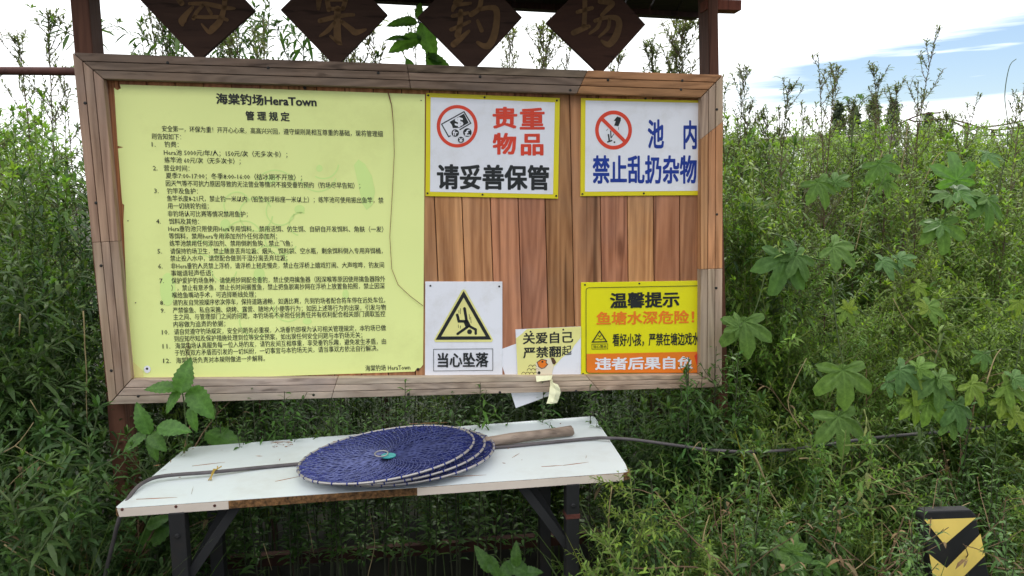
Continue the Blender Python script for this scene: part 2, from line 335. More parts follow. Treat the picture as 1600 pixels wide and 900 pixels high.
# dark backing behind the planks' joints
mb = MB(); slab(mb, [(117, 86), (1126, 121), (1124, 601), (174, 627)], -0.012, -0.003); mb.build('backing_sheet', mt['roof'], board)
GR, OR = (1.0, 1.0, 1.0), (1.45, .90, 0.55)
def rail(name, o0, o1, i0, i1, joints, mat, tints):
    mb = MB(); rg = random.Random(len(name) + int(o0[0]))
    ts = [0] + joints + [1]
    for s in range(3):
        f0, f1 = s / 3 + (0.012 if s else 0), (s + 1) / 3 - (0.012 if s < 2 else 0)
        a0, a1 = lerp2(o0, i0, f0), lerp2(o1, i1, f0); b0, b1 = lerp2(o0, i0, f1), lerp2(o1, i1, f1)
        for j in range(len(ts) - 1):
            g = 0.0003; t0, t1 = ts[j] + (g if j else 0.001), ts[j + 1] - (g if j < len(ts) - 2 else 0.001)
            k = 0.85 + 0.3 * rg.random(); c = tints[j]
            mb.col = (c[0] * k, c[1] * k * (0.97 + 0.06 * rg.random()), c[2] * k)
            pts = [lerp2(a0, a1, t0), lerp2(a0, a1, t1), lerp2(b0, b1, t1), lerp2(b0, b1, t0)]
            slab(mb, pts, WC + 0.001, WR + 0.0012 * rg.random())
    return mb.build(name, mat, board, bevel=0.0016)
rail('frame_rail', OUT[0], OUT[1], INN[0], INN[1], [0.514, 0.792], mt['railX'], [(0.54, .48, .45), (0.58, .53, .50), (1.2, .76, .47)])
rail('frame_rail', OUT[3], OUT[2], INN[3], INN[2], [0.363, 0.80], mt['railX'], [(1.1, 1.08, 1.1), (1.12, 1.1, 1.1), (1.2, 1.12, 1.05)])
rail('frame_rail', OUT[0], OUT[3], INN[0], INN[3], [0.54], mt['railZ'], [(1.02, .86, .78), (1.1, .98, .93)])
rail('frame_rail', OUT[1], OUT[2], INN[1], INN[2], [0.15, 0.62], mt['railZ'], [(1.1, 1.02, .95), (1.4, .88, .54), (1.1, 1.05, 1.0)])
def screw(px, py, wo, parent, r=0.0042, mat='screw'):
    p = onb(px, py, wo); mb = MB(); mb.tube([p - BN * 0.004, p + BN * 0.0012, p + BN * 0.0022], [r, r, r * 0.55], 10); return mb.build('screw', mt[mat], parent)
for px, py in ((262, 98), (133, 161), (419, 106), (591, 114), (750, 120), (950, 125), (1066, 126), (891, 141), (1120, 171), (1120, 335), (1119, 450), (150, 317), (158, 415), (174, 579), (490, 617), (781, 613), (638, 616), (900, 611), (216, 619), (1064, 140)):
    screw(px, py, WR, board)
# posts: narrow and deep, from the ground to the roof
def post(pxt, pyt, pxb, pyb, wdt):
    a, b = onb(pxt, pyt, 0), onb(pxb, pyb, 0); d = (b - a) / (b.z - a.z); t = a + d * (2.16 - a.z); g = a + d * (-0.05 - a.z)
    mb = MB(); mb.col = (1.3, 1.1, 1.0)
    n = 9; pr = [(-wdt / 2, -0.001), (wdt / 2, -0.001), (wdt / 2, -0.085), (-wdt / 2, -0.085)]; rg = random.Random(int(pxt))
    rings = []
    for i in range(n):
        c = g + (t - g) * (i / (n - 1)); jx = (rg.random() - .5) * 0.004
        rings.append([c + BU * (u + jx) + BN * w_ for u, w_ in pr])
    vs_ = [p for r in rings for p in r]
    mb.add(vs_, [(i * 4 + j, i * 4 + (j + 1) % 4, i * 4 + 4 + (j + 1) % 4, i * 4 + 4 + j) for i in range(n - 1) for j in range(4)] + [(3, 2, 1, 0), tuple((n - 1) * 4 + j for j in range(4))])
    return mb.build('post', mt['post'], board, bevel=0.003)
post(123, 0, 200, 850, 0.048); post(1115, 20, 1136, 850, 0.032)
# roof: a ridge over the posts, planks sloping to the front and to the back eave
mb = MB()
uL, uR = -1.10, 0.98
def bw(u, wo, z): return BO + BU * u + BN * wo + Vector((0, 0, z))
ev = onb(850, 15, -0.34); zE = ev.z
zR = zE + 0.13
rg = random.Random(5); u = uL
while u < uR:
    wd_ = 0.088 + 0.006 * rg.random(); z0 = zE + 0.004 * (rg.random() - .5) + (0.42 - u) * 0.03
    for sgn, zz in ((-0.34, z0), (0.30, z0 + 0.045)):
        fr = [bw(u, sgn, zz), bw(u + wd_, sgn, zz), bw(u + wd_, 0, zR), bw(u, 0, zR)]
        mb.col = (0.8 + .4 * rg.random(),) * 3
        mb.prism(fr, [p + Vector((0, 0, 0.018)) for p in fr])
    u += wd_ + (0.006 if rg.random() < 0.5 else 0.002)
mb.build('roof', mt['roof'], board)
for wo, z in ((-0.045, zR - 0.06), (-0.33, zE - 0.02)):
    mb = MB(); mb.col = (.5, .42, .42)
    e = [bw(uL - .02, wo - .02, z + .05 * (wo < -.1)), bw(uR + .10 if wo > -.1 else uR, wo - .02, z), bw(uR + .10 if wo > -.1 else uR, wo + .02, z), bw(uL - .02, wo + .02, z + .05 * (wo < -.1))]
    mb.prism(e, [p + Vector((0, 0, 0.035 if wo < -.1 else 0.05)) for p in e]); mb.build('roof_beam', mt['post'], board)
# purlin end that sticks out past the right post
p0, p1 = onb(1118, 10, -0.03), onb(1153, 11, -0.03)
mb = MB(); mb.col = (2.2, 1.3, 1.1); mb.box((p0 + p1) / 2 - BU * 0.02, (p1 - p0).length + 0.04, 0.05, 0.030, (BU, -BN, Vector((0, 0, 1)))); mb.build('purlin_end', mt['post'], board)
# low rail between the posts, its tint darkened to imitate shade under the table
a, b = onb(210, 862, -0.05), onb(1132, 862, -0.05); mb = MB(); mb.col = (.45, .36, .33); a.z = b.z = 0.37
mb.box((a + b) / 2, (b - a).length, 0.03, 0.035, (BU, -BN, Vector((0, 0, 1)))); mb.build('lower_rail', mt['post'], board)
# rail the plaques hang from, above the picture's edge
a, b = onb(130, -60, -0.01), onb(1105, -40, -0.01)
mb = MB(); mb.col = (1.4, 1.1, 1.0); mb.prism([onb(130, -75, 0), onb(1108, -48, 0), onb(1108, -30, 0), onb(130, -57, 0)], [p - BN * 0.03 for p in (onb(130, -75, 0), onb(1108, -48, 0), onb(1108, -30, 0), onb(130, -57, 0))]); mb.build('hanging_rail', mt['post'], board)

# ------------------------------------------------------------------ four diamond plaques with brushed characters
def brush(mb, strokes, x0, wo, sc=8.0):
    for st in strokes:
        pts = [(p[0] / sc + x0, p[1] / sc) for p in st]; wd = [p[2] / sc for p in st]
        P, Wd = [], []
        for i in range(len(pts) - 1):
            pm, pn = pts[max(i - 1, 0)], pts[min(i + 2, len(pts) - 1)]
            for q in range(6):
                t = q / 6
                def cr(a, b, c, d): return 0.5 * (2 * b + (c - a) * t + (2 * a - 5 * b + 4 * c - d) * t * t + (3 * b - a - 3 * c + d) * t ** 3)
                P.append((cr(pm[0], pts[i][0], pts[i + 1][0], pn[0]), cr(pm[1], pts[i][1], pts[i + 1][1], pn[1]))); Wd.append(wd[i] + (wd[i + 1] - wd[i]) * t)
        P.append(pts[-1]); Wd.append(wd[-1])
        line(mb, P, Wd, wo, roundcap=True)
PLQ = [
 ([(216, -3), (305, -86), (399, 16), (310, 96)], 210, 'first', [[(730, 90, 40), (650, 180, 70), (600, 260, 105), (600, 310, 40)], [(540, -20, 60), (590, 40, 70)], [(690, 45, 40), (900, 50, 60), (1130, 95, 60), (1250, 105, 30)], [(860, 60, 40), (780, 150, 50), (740, 230, 50)], [(740, 210, 40), (900, 215, 50), (1060, 215, 50), (1160, 250, 40)], [(1130, -20, 70), (1120, 100, 60), (1070, 260, 80), (980, 360, 90), (930, 400, 50), (840, 300, 20)], [(910, 90, 40), (960, 170, 45)], [(700, -200, 60), (760, -120, 60), (640, -40, 50)], [(760, -110, 60), (1000, -130, 60), (1200, -120, 50)], [(400, -180, 70), (470, -110, 50)]]),
 ([(438, 15), (520, -66), (606, 23), (525, 105)], 430, 'second', [[(545, -10, 80), (540, 110, 40)], [(650, 0, 60), (670, 120, 60)], [(880, 0, 60), (850, 100, 60)], [(680, 110, 50), (850, 110, 50)], [(660, 0, 40), (880, 0, 40)], [(560, 260, 60), (720, 220, 60), (880, 190, 50), (980, 185, 40)], [(780, 110, 80), (775, 300, 90), (780, 480, 95), (800, 540, 45), (690, 450, 30)], [(740, 280, 40), (660, 380, 60), (560, 450, 30)], [(830, 270, 50), (950, 365, 70), (1010, 405, 80), (1130, 370, 30)], [(540, -80, 60), (800, -110, 60), (980, -100, 60), (950, -30, 40)], [(770, -250, 60), (770, -130, 60)], [(620, -210, 50), (660, -150, 50)], [(930, -220, 50), (880, -150, 50)]]),
 ([(652, 27), (735, -56), (816, 27), (737, 113)], 640, 'third', [[(640, -10, 70), (560, 80, 60), (540, 130, 40)], [(600, 60, 50), (760, 40, 40)], [(540, 200, 50), (640, 180, 50), (730, 160, 40)], [(640, 140, 60), (630, 300, 70), (600, 440, 80)], [(520, 370, 50), (620, 330, 50), (750, 270, 40)], [(740, 390, 40), (640, 480, 70), (550, 555, 80)], [(900, -60, 60), (870, 100, 60), (770, 180, 70)], [(860, 120, 50), (1000, 95, 60), (1080, 120, 80), (1090, 250, 80), (1060, 430, 90), (1000, 560, 90), (930, 575, 70), (850, 530, 40)], [(850, 260, 40), (900, 380, 55)], [(700, -190, 60), (640, -80, 60), (560, 30, 40)]]),
 ([(853, 35), (933, -44), (1009, 38), (938, 117)], 840, 'rightmost', [[(590, -60, 60), (590, 150, 60), (580, 330, 60)], [(500, 150, 50), (680, 100, 50)], [(640, 330, 50), (540, 370, 70), (450, 410, 70)], [(780, 20, 60), (930, 40, 70), (870, 120, 60), (800, 190, 40)], [(720, 260, 50), (850, 220, 50), (980, 225, 70), (1020, 300, 80), (980, 450, 90), (890, 555, 80), (800, 510, 30)], [(790, 230, 40), (750, 340, 50), (650, 420, 30)], [(900, 240, 40), (880, 350, 50), (770, 460, 30)]])]
for pts, x0, nm, st in PLQ:
    lab = {'first': 'dark brown diamond plaque painted with 海, leftmost above the board', 'second': 'dark brown diamond plaque painted with 棠, second from left above the board', 'third': 'dark brown diamond plaque painted with 钓, third from left above the board', 'rightmost': 'dark brown diamond plaque painted with 场, rightmost above the board'}[nm]
    b_ = onb(*pts[3]); t_ = thing('diamond_plaque', b_, lab, 'plaque', 'diamond plaques above the notice board')
    mb = MB(); mb.col = (1.0, 1.0, 1.0) if nm != 'rightmost' else (1.15, 1.0, .95); slab(mb, pts, 0.001, 0.017); mb.build('panel', mt['plaque'], t_, bevel=0.002)
    mb = MB(); brush(mb, st, x0, 0.0185); mb.build('brushed_character', mt['brush'], t_)

# ------------------------------------------------------------------ signs on the planks
S0, S1 = WC + 0.0005, WC + 0.0045
def screws(t_, pts, wo, r=0.003):
    for x, y in pts: screw(x, y, wo, t_, r)
# the big yellow-green rules board
t_ = thing('rules_board', onb(432, 590, S1), 'large yellow-green rules board densely printed in black, left half of the notice board', 'sign')
pts = [(187, 132), (189, 138), (183, 141), (178, 137), (179, 146), (181.5, 190), (184, 228), (193, 230), (184.3, 232), (191, 318), (194, 320), (193, 345), (203, 592), (204, 593), (428, 588), (648, 580.5), (650, 577), (657, 575), (661, 570), (664, 147.5), (420, 139)]
mb = MB(); slab(mb, pts, S0, S1); mb.build('panel', mt['yelgreen'], t_)
mb = MB(); WM = S1 + 0.0006
sheet(mb, [(553, 258), (560, 249), (570, 256), (581, 275), (586, 300), (582, 320), (573, 328), (566, 318), (560, 290)], WM)
for cx, cy, r, a0, a1 in ((497, 270, 29, .3, 2.9), (505, 255, 24, 0.1, 2.2), (430, 300, 34, 3.6, 6.0), (438, 330, 22, .2, 4.4), (400, 335, 26, .1, 6.1), (370, 320, 20, 2.2, 6.2), (380, 375, 30, 3.3, 5.9), (440, 372, 26, .5, 4.1), (470, 350, 18, 1.8, 5.2), (330, 375, 26, .4, 2.6), (420, 412, 28, 3.8, 6.4), (350, 420, 20, .2, 3.4), (310, 400, 24, 4, 6), (450, 480, 22, .5, 3.4), (400, 500, 26, 1, 4)):
    line(mb, ell(cx, cy, r, r, 22, a0, a1), 2.2, WM)
for cx, cy, rx, ry in ((499, 263, 5, 5.5), (468, 327, 8, 7), (424, 280, 10, 7), (352, 352, 8, 10), (540, 460, 5, 8), (480, 502, 7, 5), (405, 430, 9, 12), (262, 452, 12, 26)): sheet(mb, ell(cx, cy, rx, ry, 18), WM)
mb.build('watermark', mt['watermark'], t_)
mb = MB(); TW = S1 + 0.0012
def sl(y): return 0.0329 - 0.0613 * (y - 139) / 448
def yl(s, x0, x1, y, h=9.0, em=True, off=0.006, res=1): text(mb, s, x0, x1, y, y + sl(y) * (x1 - x0), h, TW, off, em, 0.05, res)
yl('海棠钓场HeraTown', 338, 494, 154, 16.5, False, 0.03, 3); yl('管 理 规 定', 384, 452, 180.5, 14, False, 0.028, 3)
ROWS = [('安全第一，环保为重！开开心心来，高高兴兴回，遵守规则是相互尊重的基础，现将管理细', 253, 598, 201), ('则告知如下：', 237, 283, 213), ('1.', 237, 243, 225.3), ('钓费：', 257, 279, 225.6),
 ('Hera池 5000元/年/人；150元/次（无多次卡）；', 256, 449, 238), ('练竿池 60元/次（无多次卡）；', 257, 376, 250), ('2.', 239, 246, 262.4), ('营业时间：', 256, 296, 262.6),
 ('夏季7:00-17:00；冬季8:00-16:00（结冰期不开放）；', 259, 472, 274.4), ('因天气等不可抗力原因导致的无法营业等情况不接受垂钓预约（钓场尽早告知）；', 259, 563, 286.4),
 ('3.', 241, 248, 298), ('钓竿及鱼护：', 261, 309, 298.4), ('鱼竿长度8-21尺，禁止钓一米以内（铅坠到浮标座一米以上）；练竿池可使用振出鱼竿，禁', 261, 599, 310), ('用一切绕轮钓组；', 262, 326, 321.7),
 ('非钓场认可比赛等情况禁用鱼护；', 262, 387, 334), ('4.', 244, 251, 345.7), ('饵料及其他：', 264, 311, 346), ('Hera垂钓池只限使用Hera专用饵料， 禁用活饵、仿生饵、自研自开发饵料、角麸（一发）', 263, 599, 357.4),
 ('等饵料，禁用hera专用添加剂外任何添加剂；', 264, 433, 369), ('练竿池禁用任何添加剂、禁用倒刺鱼钩、禁止飞鱼；', 265, 457, 380.4), ('5.', 246, 253, 392.4), ('请保持钓场卫生，禁止随意丢弃垃圾、烟头、饵料袋、空水瓶，剩余饵料倒入专用弃饵桶，', 266, 598, 392.6),
 ('禁止投入水中，请您配合做到干湿分离丢弃垃圾；', 266, 449, 403.8), ('6.', 247, 254, 415.8), ('非Hera垂钓人员禁上浮桥，请浮桥上轻走慢走，禁止在浮桥上嬉戏打闹、大声喧哗，钓友间', 267, 600, 415.8), ('事端请轻声低语；', 267, 333, 427),
 ('7.', 249, 256, 438.6), ('保护爱护钓场鱼种，请使用抄网配合垂钓，禁止使用擒鱼器（因深喉等原因使用擒鱼器除外', 268, 602, 438.6), ('），禁止有意矛鱼，禁止长时间搁置鱼，禁止把鱼脱离抄网在浮桥上放置鱼拍照，禁止因深', 268, 601, 450), ('喉给鱼嘴动手术，可选择断线处理；', 269, 400, 461.4),
 ('8.', 250, 257, 473), ('请钓友自觉按顺序依次停车，保持道路通畅，如遇比赛，先到钓场者配合将车停在远处车位。', 270, 602, 473), ('9.', 251, 258, 485), ('严禁偷鱼、私自采摘、烧烤、露营、随地大小便等行为；如因上述等行为的出现，引发与物', 270, 603, 485),
 ('主之间、与管理部门之间的问题，本钓场将不承担任何责任并有权利配合相关部门调取监控', 271, 602, 495.5), ('内容做为追责的依据；', 271, 352, 507), ('10.', 253, 264, 519), ('请自觉遵守钓场规定，安全问题务必重视，入场垂钓即视为认可相关管理规定，本钓场已做', 272, 603, 518.6),
 ('到应知尽知及保护措施处理到位等安全预案，如出现任何安全问题与本钓场无关；', 272, 566, 529.6), ('11.', 254, 266, 541), ('海棠钓场认真服务每一位入场钓友，请钓友间互相尊重，享受垂钓乐趣，避免发生矛盾，由', 274, 603, 540.6),
 ('于钓友双方矛盾而引发的一切纠纷，一切事宜与本钓场无关，请当事双方依法自行解决。', 273, 591, 551.6), ('12.', 255, 267, 563.7), ('海棠钓场负责对本规则做进一步解释。', 275, 414, 563.5), ('海棠钓场 HeraTown', 571, 641, 575.6)]
for s, x0, x1, y in ROWS: yl(s, x0, x1, y)
mb.build('lettering', mt['black'], t_)
mb = MB(); sheet(mb, [(203.6, 561), (224, 580), (224, 591.5), (204, 592.4)], TW); mb.build('worn_corner', mt['lemon'], t_)
mb = MB(); sheet(mb, ell(230, 577, 5.5, 6, 9), TW + .0004); mb.build('chipped_patch', mt['white'], t_)
screws(t_, [(230, 576), (476, 137), (653, 577)], S1, 0.0045); screws(t_, [(200, 345), (212, 473), (658, 157)], S1, 0.0016)
# white sign with yellow border: valuables
def bordered(name, label, q, inset, face, edge):
    t_ = thing(name, onb((q[2][0] + q[3][0]) / 2, q[2][1], S1), label, 'sign')
    mb = MB(); slab(mb, q, S0, S1); mb.build('panel', mt[edge], t_, bevel=0.0008)
    l, t, r, b = inset
    i = [(q[0][0] + l, q[0][1] + t), (q[1][0] - r, q[1][1] + t), (q[2][0] - r, q[2][1] - b), (q[3][0] + l, q[3][1] - b)]
    mb = MB(); sheet(mb, i, S1 + 0.0006); mb.build('printed_face', mt[face], t_)
    return t_
T1, T2, T3 = S1 + 0.0012, S1 + 0.0018, S1 + 0.0024
t_ = bordered('valuables_sign', 'white sign with yellow border and red and black characters about valuables, upper middle', [(666, 145), (875, 153), (872, 310.5), (665, 306.5)], (7, 7, 8, 7), 'white', 'yellow')
k = 1 / 2.728
def zx(x): return 650 + x * k
def zy(y): return 130 + y * k
mb = MB()
for s, xa, xb, yc in (('贵', 330, 428, 147), ('重', 446, 545, 151), ('物', 330, 424, 258), ('品', 450, 540, 262)): text(mb, s, zx(xa), zx(xb), zy(yc), zy(yc), 88 * k, T1, 0.035)
cx, cy = 714.3, 197.2; ring(mb, cx, cy, 32, 33.2, 26.8, 28, T1)
mb.build('red_print', mt['red'], t_)
mb = MB(); text(mb, '请妥善保管', zx(92), zx(565), zy(398), zy(403), 102 * k, T1, 0.035)
Z = lambda x, y: (670 + x / 10, 150 + y / 10)
line(mb, [Z(340, 620), Z(310, 635), Z(200, 440), Z(550, 245), Z(655, 425), Z(480, 530)], 1.7, T1)
sheet(mb, [Z(325, 405), Z(550, 275), Z(622, 420), Z(480, 500), Z(375, 500), Z(360, 450)], T1)
for x, y, r in ((413, 578, 58), (603, 570, 67), (502, 684, 48)): sheet(mb, ell(*Z(x, y), r / 10, r / 10, 24), T2)
mb.build('black_print', mt['black'], t_)
mb = MB()
for s, x, y, h, wd in (('$', 473, 410, 150, 120), ('fr', 413, 578, 75, 70), ('£', 603, 572, 95, 75), ('¥', 502, 690, 65, 52)): text(mb, s, *[Z(x - wd / 2, y)[0], Z(x + wd / 2, y)[0]], Z(x, y)[1], Z(x, y)[1], h / 10, T3, 0.03)
mb.build('white_print', mt['white'], t_)
screws(t_, [(669, 149), (757, 152), (870, 157), (668, 302), (754, 304), (869, 306)], S1 + .0006)
# white sign: no litter in the pond
t_ = bordered('litter_sign', 'white sign with yellow edge, blue characters and crossed out littering hand, upper right', [(908, 153), (1099, 157), (1097, 305), (907, 306.5)], (7, 4, -.0, 7), 'white', 'yellow')
mb = MB()
for s, xa, xb, yc in (('池', 990, 1055, 216), ('内', 1142, 1195, 220)): text(mb, s, zx(xa), zx(xb), zy(yc), zy(yc), 118 * k, T1, 0.03)
text(mb, '禁止乱扔杂物', zx(755), zx(1195), zy(368), zy(368), 116 * k, T1, 0.03); mb.build('blue_lettering', mt['blue'], t_)
Z = lambda x, y: (915 + x / 11.11, 160 + y / 11.11)
mb = MB(); ring(mb, *Z(485, 480), 28.8, 30.6, 23.2, 24.6, T1); line(mb, [Z(285, 285), Z(685, 680)], 5.6, T2); mb.build('prohibition_ring', mt['red'], t_)
mb = MB(); sheet(mb, [Z(*p) for p in ((550, 245), (612, 265), (610, 315), (570, 415), (495, 400), (525, 322), (490, 322), (518, 280))], T1)
for a, b, wd in (((395, 550), (412, 672), 2.3), ((375, 690), (462, 660), 2.2), ((435, 490), (442, 620), 1.6), ((490, 545), (450, 610), 1.1), ((360, 490), (388, 460), .7), ((575, 430), (570, 475), .6)): line(mb, [Z(*a), Z(*b)], wd, T1)
sheet(mb, ell(*Z(500, 690), 1.5, 1.5, 10), T1); mb.build('litter_pictogram', mt['black'], t_)
screws(t_, [(1009, 154), (1006, 302), (910, 303)], S1 + .0006)
# white falling hazard sign
t_ = thing('falling_hazard_sign', onb(725, 588, S1), 'white sign with yellow triangle of a falling figure, lower middle beside the rules board', 'sign')
mb = MB(); slab(mb, [(664.5, 440), (785, 440), (785, 590), (664, 590)], S0, S1); mb.build('panel', mt['white'], t_, bevel=0.0008)
Z = lambda x, y: (670 + x / 6, 440 + y / 6)
mb = MB(); sheet(mb, [Z(*p) for p in ((327, 72), (345, 82), (603, 545), (590, 566), (60, 566), (48, 545), (309, 82))], T1); mb.build('yellow_triangle', mt['lemon'], t_)
mb = MB(); line(mb, [Z(327, 118), Z(560, 528), Z(90, 530)], 5.2, T2, closed=True)
line(mb, [Z(335, 252), Z(357, 385)], 4.4, T2, roundcap=True); line(mb, [Z(266, 312), Z(282, 372), Z(345, 372)], 4.2, T2, roundcap=True); sheet(mb, [Z(*p) for p in ((318, 362), (368, 362), (392, 408), (350, 440))], T2)
line(mb, [Z(362, 425), Z(270, 490)], 4, T2, roundcap=True); line(mb, [Z(375, 415), Z(440, 450), Z(440, 488)], 3.9, T2, roundcap=True); sheet(mb, ell(*Z(382, 470), 3.8, 3.8, 20), T3)
for a, b in (((296, 250), (296, 305)), ((282, 268), (282, 298)), ((378, 305), (384, 355)), ((392, 330), (397, 390)), ((276, 402), (279, 435)), ((297, 412), (297, 440))): line(mb, [Z(*a), Z(*b)], .7, T2)
line(mb, [Z(45, 634), Z(600, 630), Z(600, 832), Z(45, 838)], .8, T2, closed=True)
text(mb, '当心坠落', Z(85, 0)[0], Z(556, 0)[0], Z(0, 737)[1], Z(0, 732)[1], 132 / 6, T2, 0.028); mb.build('black_print', mt['black'], t_)
screws(t_, [(672.5, 446.5), (780, 447.5)], S1)
# blank white card tucked behind the rail
t_ = MB(); slab(t_, [(777, 548), (872, 513), (901, 603), (806, 637.5)], S0, S0 + 0.002)
o = t_.build('blank_card', mt['white'], None, loc=onb(806, 637, S0)); tag(o, 'tilted blank white card tucked behind the torn sign and the bottom rail', 'card')
# torn care-for-yourself sign
D0, D1 = S0 + 0.004, S0 + 0.0065
t_ = thing('torn_sign', onb(858, 588, D1), 'torn pale yellow sign with peeling print and hanging strip, bottom edge of the board', 'sign')
Z = lambda x, y: (770 + x / 6.43, 500 + y / 6.43)
mb = MB(); slab(mb, [Z(228, 95), Z(886, 65), Z(884, 575), Z(248, 575)], D0, D1); mb.build('panel', mt['white'], t_)
E1, E2, E3, E4 = D1 + .0006, D1 + .0012, D1 + .0018, D1 + .0024
mb = MB(); sheet(mb, [Z(*p) for p in ((342, 91), (885, 66), (882, 180), (868, 195), (832, 240), (815, 262), (795, 300), (760, 330), (742, 345), (700, 375), (640, 440), (612, 470), (590, 560), (250, 562), (233, 182), (252, 170), (290, 140))], E1); mb.build('peeling_print', mt['lemon'], t_)
mb = MB(); text(mb, '关爱自己', Z(305, 0)[0], Z(806, 0)[0], Z(0, 187)[1], Z(0, 170)[1], 112 / 6.43, E2, 0.024); text(mb, '严禁翻', Z(308, 0)[0], Z(682, 0)[0], Z(0, 330)[1], Z(0, 315)[1], 108 / 6.43, E2, 0.024)
text(mb, '起', Z(695, 0)[0], Z(790, 0)[0], Z(0, 312)[1], Z(0, 300)[1], 96 / 6.43, E2, 0.012); sheet(mb, ell(*Z(465, 530), 2.2, 2.4, 14), E4); sheet(mb, ell(*Z(498, 420), 1.5, 1.5, 10), E4); mb.build('lettering', mt['black'], t_)
mb = MB(); sheet(mb, [Z(*p) for p in ((432, 430), (470, 400), (560, 383), (590, 400), (612, 468), (592, 558), (440, 560))], E2); mb.build('cream_patch', paint('cream_print', srgb(240, 228, 200), .5), t_)
mb = MB()
for j in range(4):
    for i in range(7):
        x, y = 270 + i * 40 - j * 5, 545 - j * 36
        if y > 575 - (x - 230) * 0.72 and x < 435: line(mb, ell(*Z(x + (20 if j % 2 else 0), y), 3.1, 3.3, 12, pi, 2 * pi + .1), .8, E2)
sheet(mb, [Z(*p) for p in ((583, 375), (612, 380), (638, 425), (622, 448), (600, 440), (588, 405))], E3); line(mb, [Z(*p) for p in ((445, 425), (490, 395), (540, 405), (535, 430), (552, 445), (520, 480), (490, 488), (460, 468))], 1.2, E3, closed=True)
mb.build('brown_drawing', paint('brown_print', (0.10, 0.05, 0.025), .6), t_)
mb = MB(); sheet(mb, [Z(*p) for p in ((450, 425), (490, 400), (535, 408), (530, 430), (547, 445), (518, 475), (490, 482), (464, 466))], E2 + .0003); mb.build('orange_patch', mt['orange'], t_)
# the strip that has come off and hangs over the rail
mb = MB(); top = [(430, 560), (600, 556), (588, 600), (440, 622)]; fr = [onb(*Z(*p), WR + 0.004 + 0.004 * i) for i, p in enumerate(top)]; mb.prism(fr, [p - BN * .001 for p in fr])
row = [((575, 585), (598, 590)), ((577, 625), (606, 630)), ((578, 650), (655, 648)), ((570, 690), (676, 690)), ((566, 735), (683, 730)), ((556, 785), (664, 790)), ((546, 820), (655, 815)), ((538, 838), (646, 834))]
L = [onb(*Z(*a), WR + .006 + .003 * i) for i, (a, b) in enumerate(row)]; Rr = [onb(*Z(*b), WR + .012 + .004 * (i % 2)) for i, (a, b) in enumerate(row)]; Mm = [(a + b) / 2 + BN * (0.006 if i % 2 else .012) for i, (a, b) in enumerate(zip(L, Rr))]
n = len(row); mb.add(L + Mm + Rr, [(i, i + 1, n + i + 1, n + i) for i in range(n - 1)] + [(n + i, n + i + 1, 2 * n + i + 1, 2 * n + i) for i in range(n - 1)])
mb.build('hanging_strip', mt['peel'], t_)
screws(t_, [(829, 518), (880, 515)], D1)
# yellow warm reminder sign
t_ = thing('deep_water_sign', onb(1000, 585, S1), 'bright yellow sign with black and orange characters and an orange band, lower right', 'sign')
mb = MB(); slab(mb, [(908, 441.5), (1099, 438.5), (1098, 588), (908, 588)], S0, S1); mb.build('panel', mt['warnyel'], t_, bevel=0.0008)
Z = lambda x, y: (880 + x / 3.75, 400 + y / 3.75)
mb = MB(); sheet(mb, [Z(137, 574), Z(815, 560), Z(815, 684), Z(150, 684), Z(137, 672)], T1); mb.build('orange_band', mt['orange'], t_)
mb = MB(); line(mb, [Z(815, 174), Z(148, 186), Z(137, 192), Z(134, 205), Z(134, 670), Z(138, 682), Z(150, 687), Z(815, 686)], .9, T2)
text(mb, '温馨提示', Z(277, 0)[0], Z(678, 0)[0], Z(0, 262)[1], Z(0, 253)[1], 88 / 3.75, T1, 0.034); text(mb, '看好小孩，严禁在塘边戏水', Z(290, 0)[0], Z(797, 0)[0], Z(0, 493)[1], Z(0, 485)[1], 74 / 3.75, T1, 0.022)
line(mb, [Z(213, 440), Z(255, 502), Z(171, 504)], 1.7, T2, closed=True); line(mb, [Z(168, 517), Z(261, 515), Z(261, 544), Z(168, 546)], .7, T2, closed=True)
text(mb, '当心落水', Z(176, 0)[0], Z(256, 0)[0], Z(0, 531)[1], Z(0, 530)[1], 4.6, T2, .01); line(mb, [Z(190, 490), Z(205, 482), Z(220, 490), Z(238, 484)], .8, T2); line(mb, [Z(205, 465), Z(215, 474), Z(222, 462)], 1, T2)
mb.build('black_print', mt['black'], t_)
mb = MB(); text(mb, '鱼塘水深危险！', Z(197, 0)[0], Z(766, 0)[0], Z(0, 366)[1], Z(0, 356)[1], 76 / 3.75, T1, 0.026); mb.build('orange_lettering', mt['orange'], t_)
mb = MB(); text(mb, '违者后果自负', Z(190, 0)[0], Z(757, 0)[0], Z(0, 632)[1], Z(0, 624)[1], 70 / 3.75, T2, 0.034); mb.build('white_lettering', mt['white'], t_)
mb = MB(); sheet(mb, [Z(768, 585), Z(797, 560), Z(815, 560), Z(815, 682), Z(797, 682), Z(780, 630)], T1 + .0003); mb.build('red_patch', mt['red'], t_)
screws(t_, [(914, 445), (999, 443), (911, 584)], S1)
# thin dry tendril across the rules board
mb = MB(); ctl = [(606, 143), (612, 165), (615, 200), (616, 240), (613, 300), (609, 370), (612, 420), (622, 445), (640, 462), (661, 478)]
mb.tube([onb(x, y, S1 + .004) for x, y in ctl], [.0022, .0014] + [.0009] * 8, 5); o = mb.build('dry_tendril', mt['litter'], None, smooth=True, loc=onb(606, 143, S1)); tag(o, 'thin dry plant tendril hanging down the right side of the rules board', 'tendril')
# cobweb dirt under the top rail

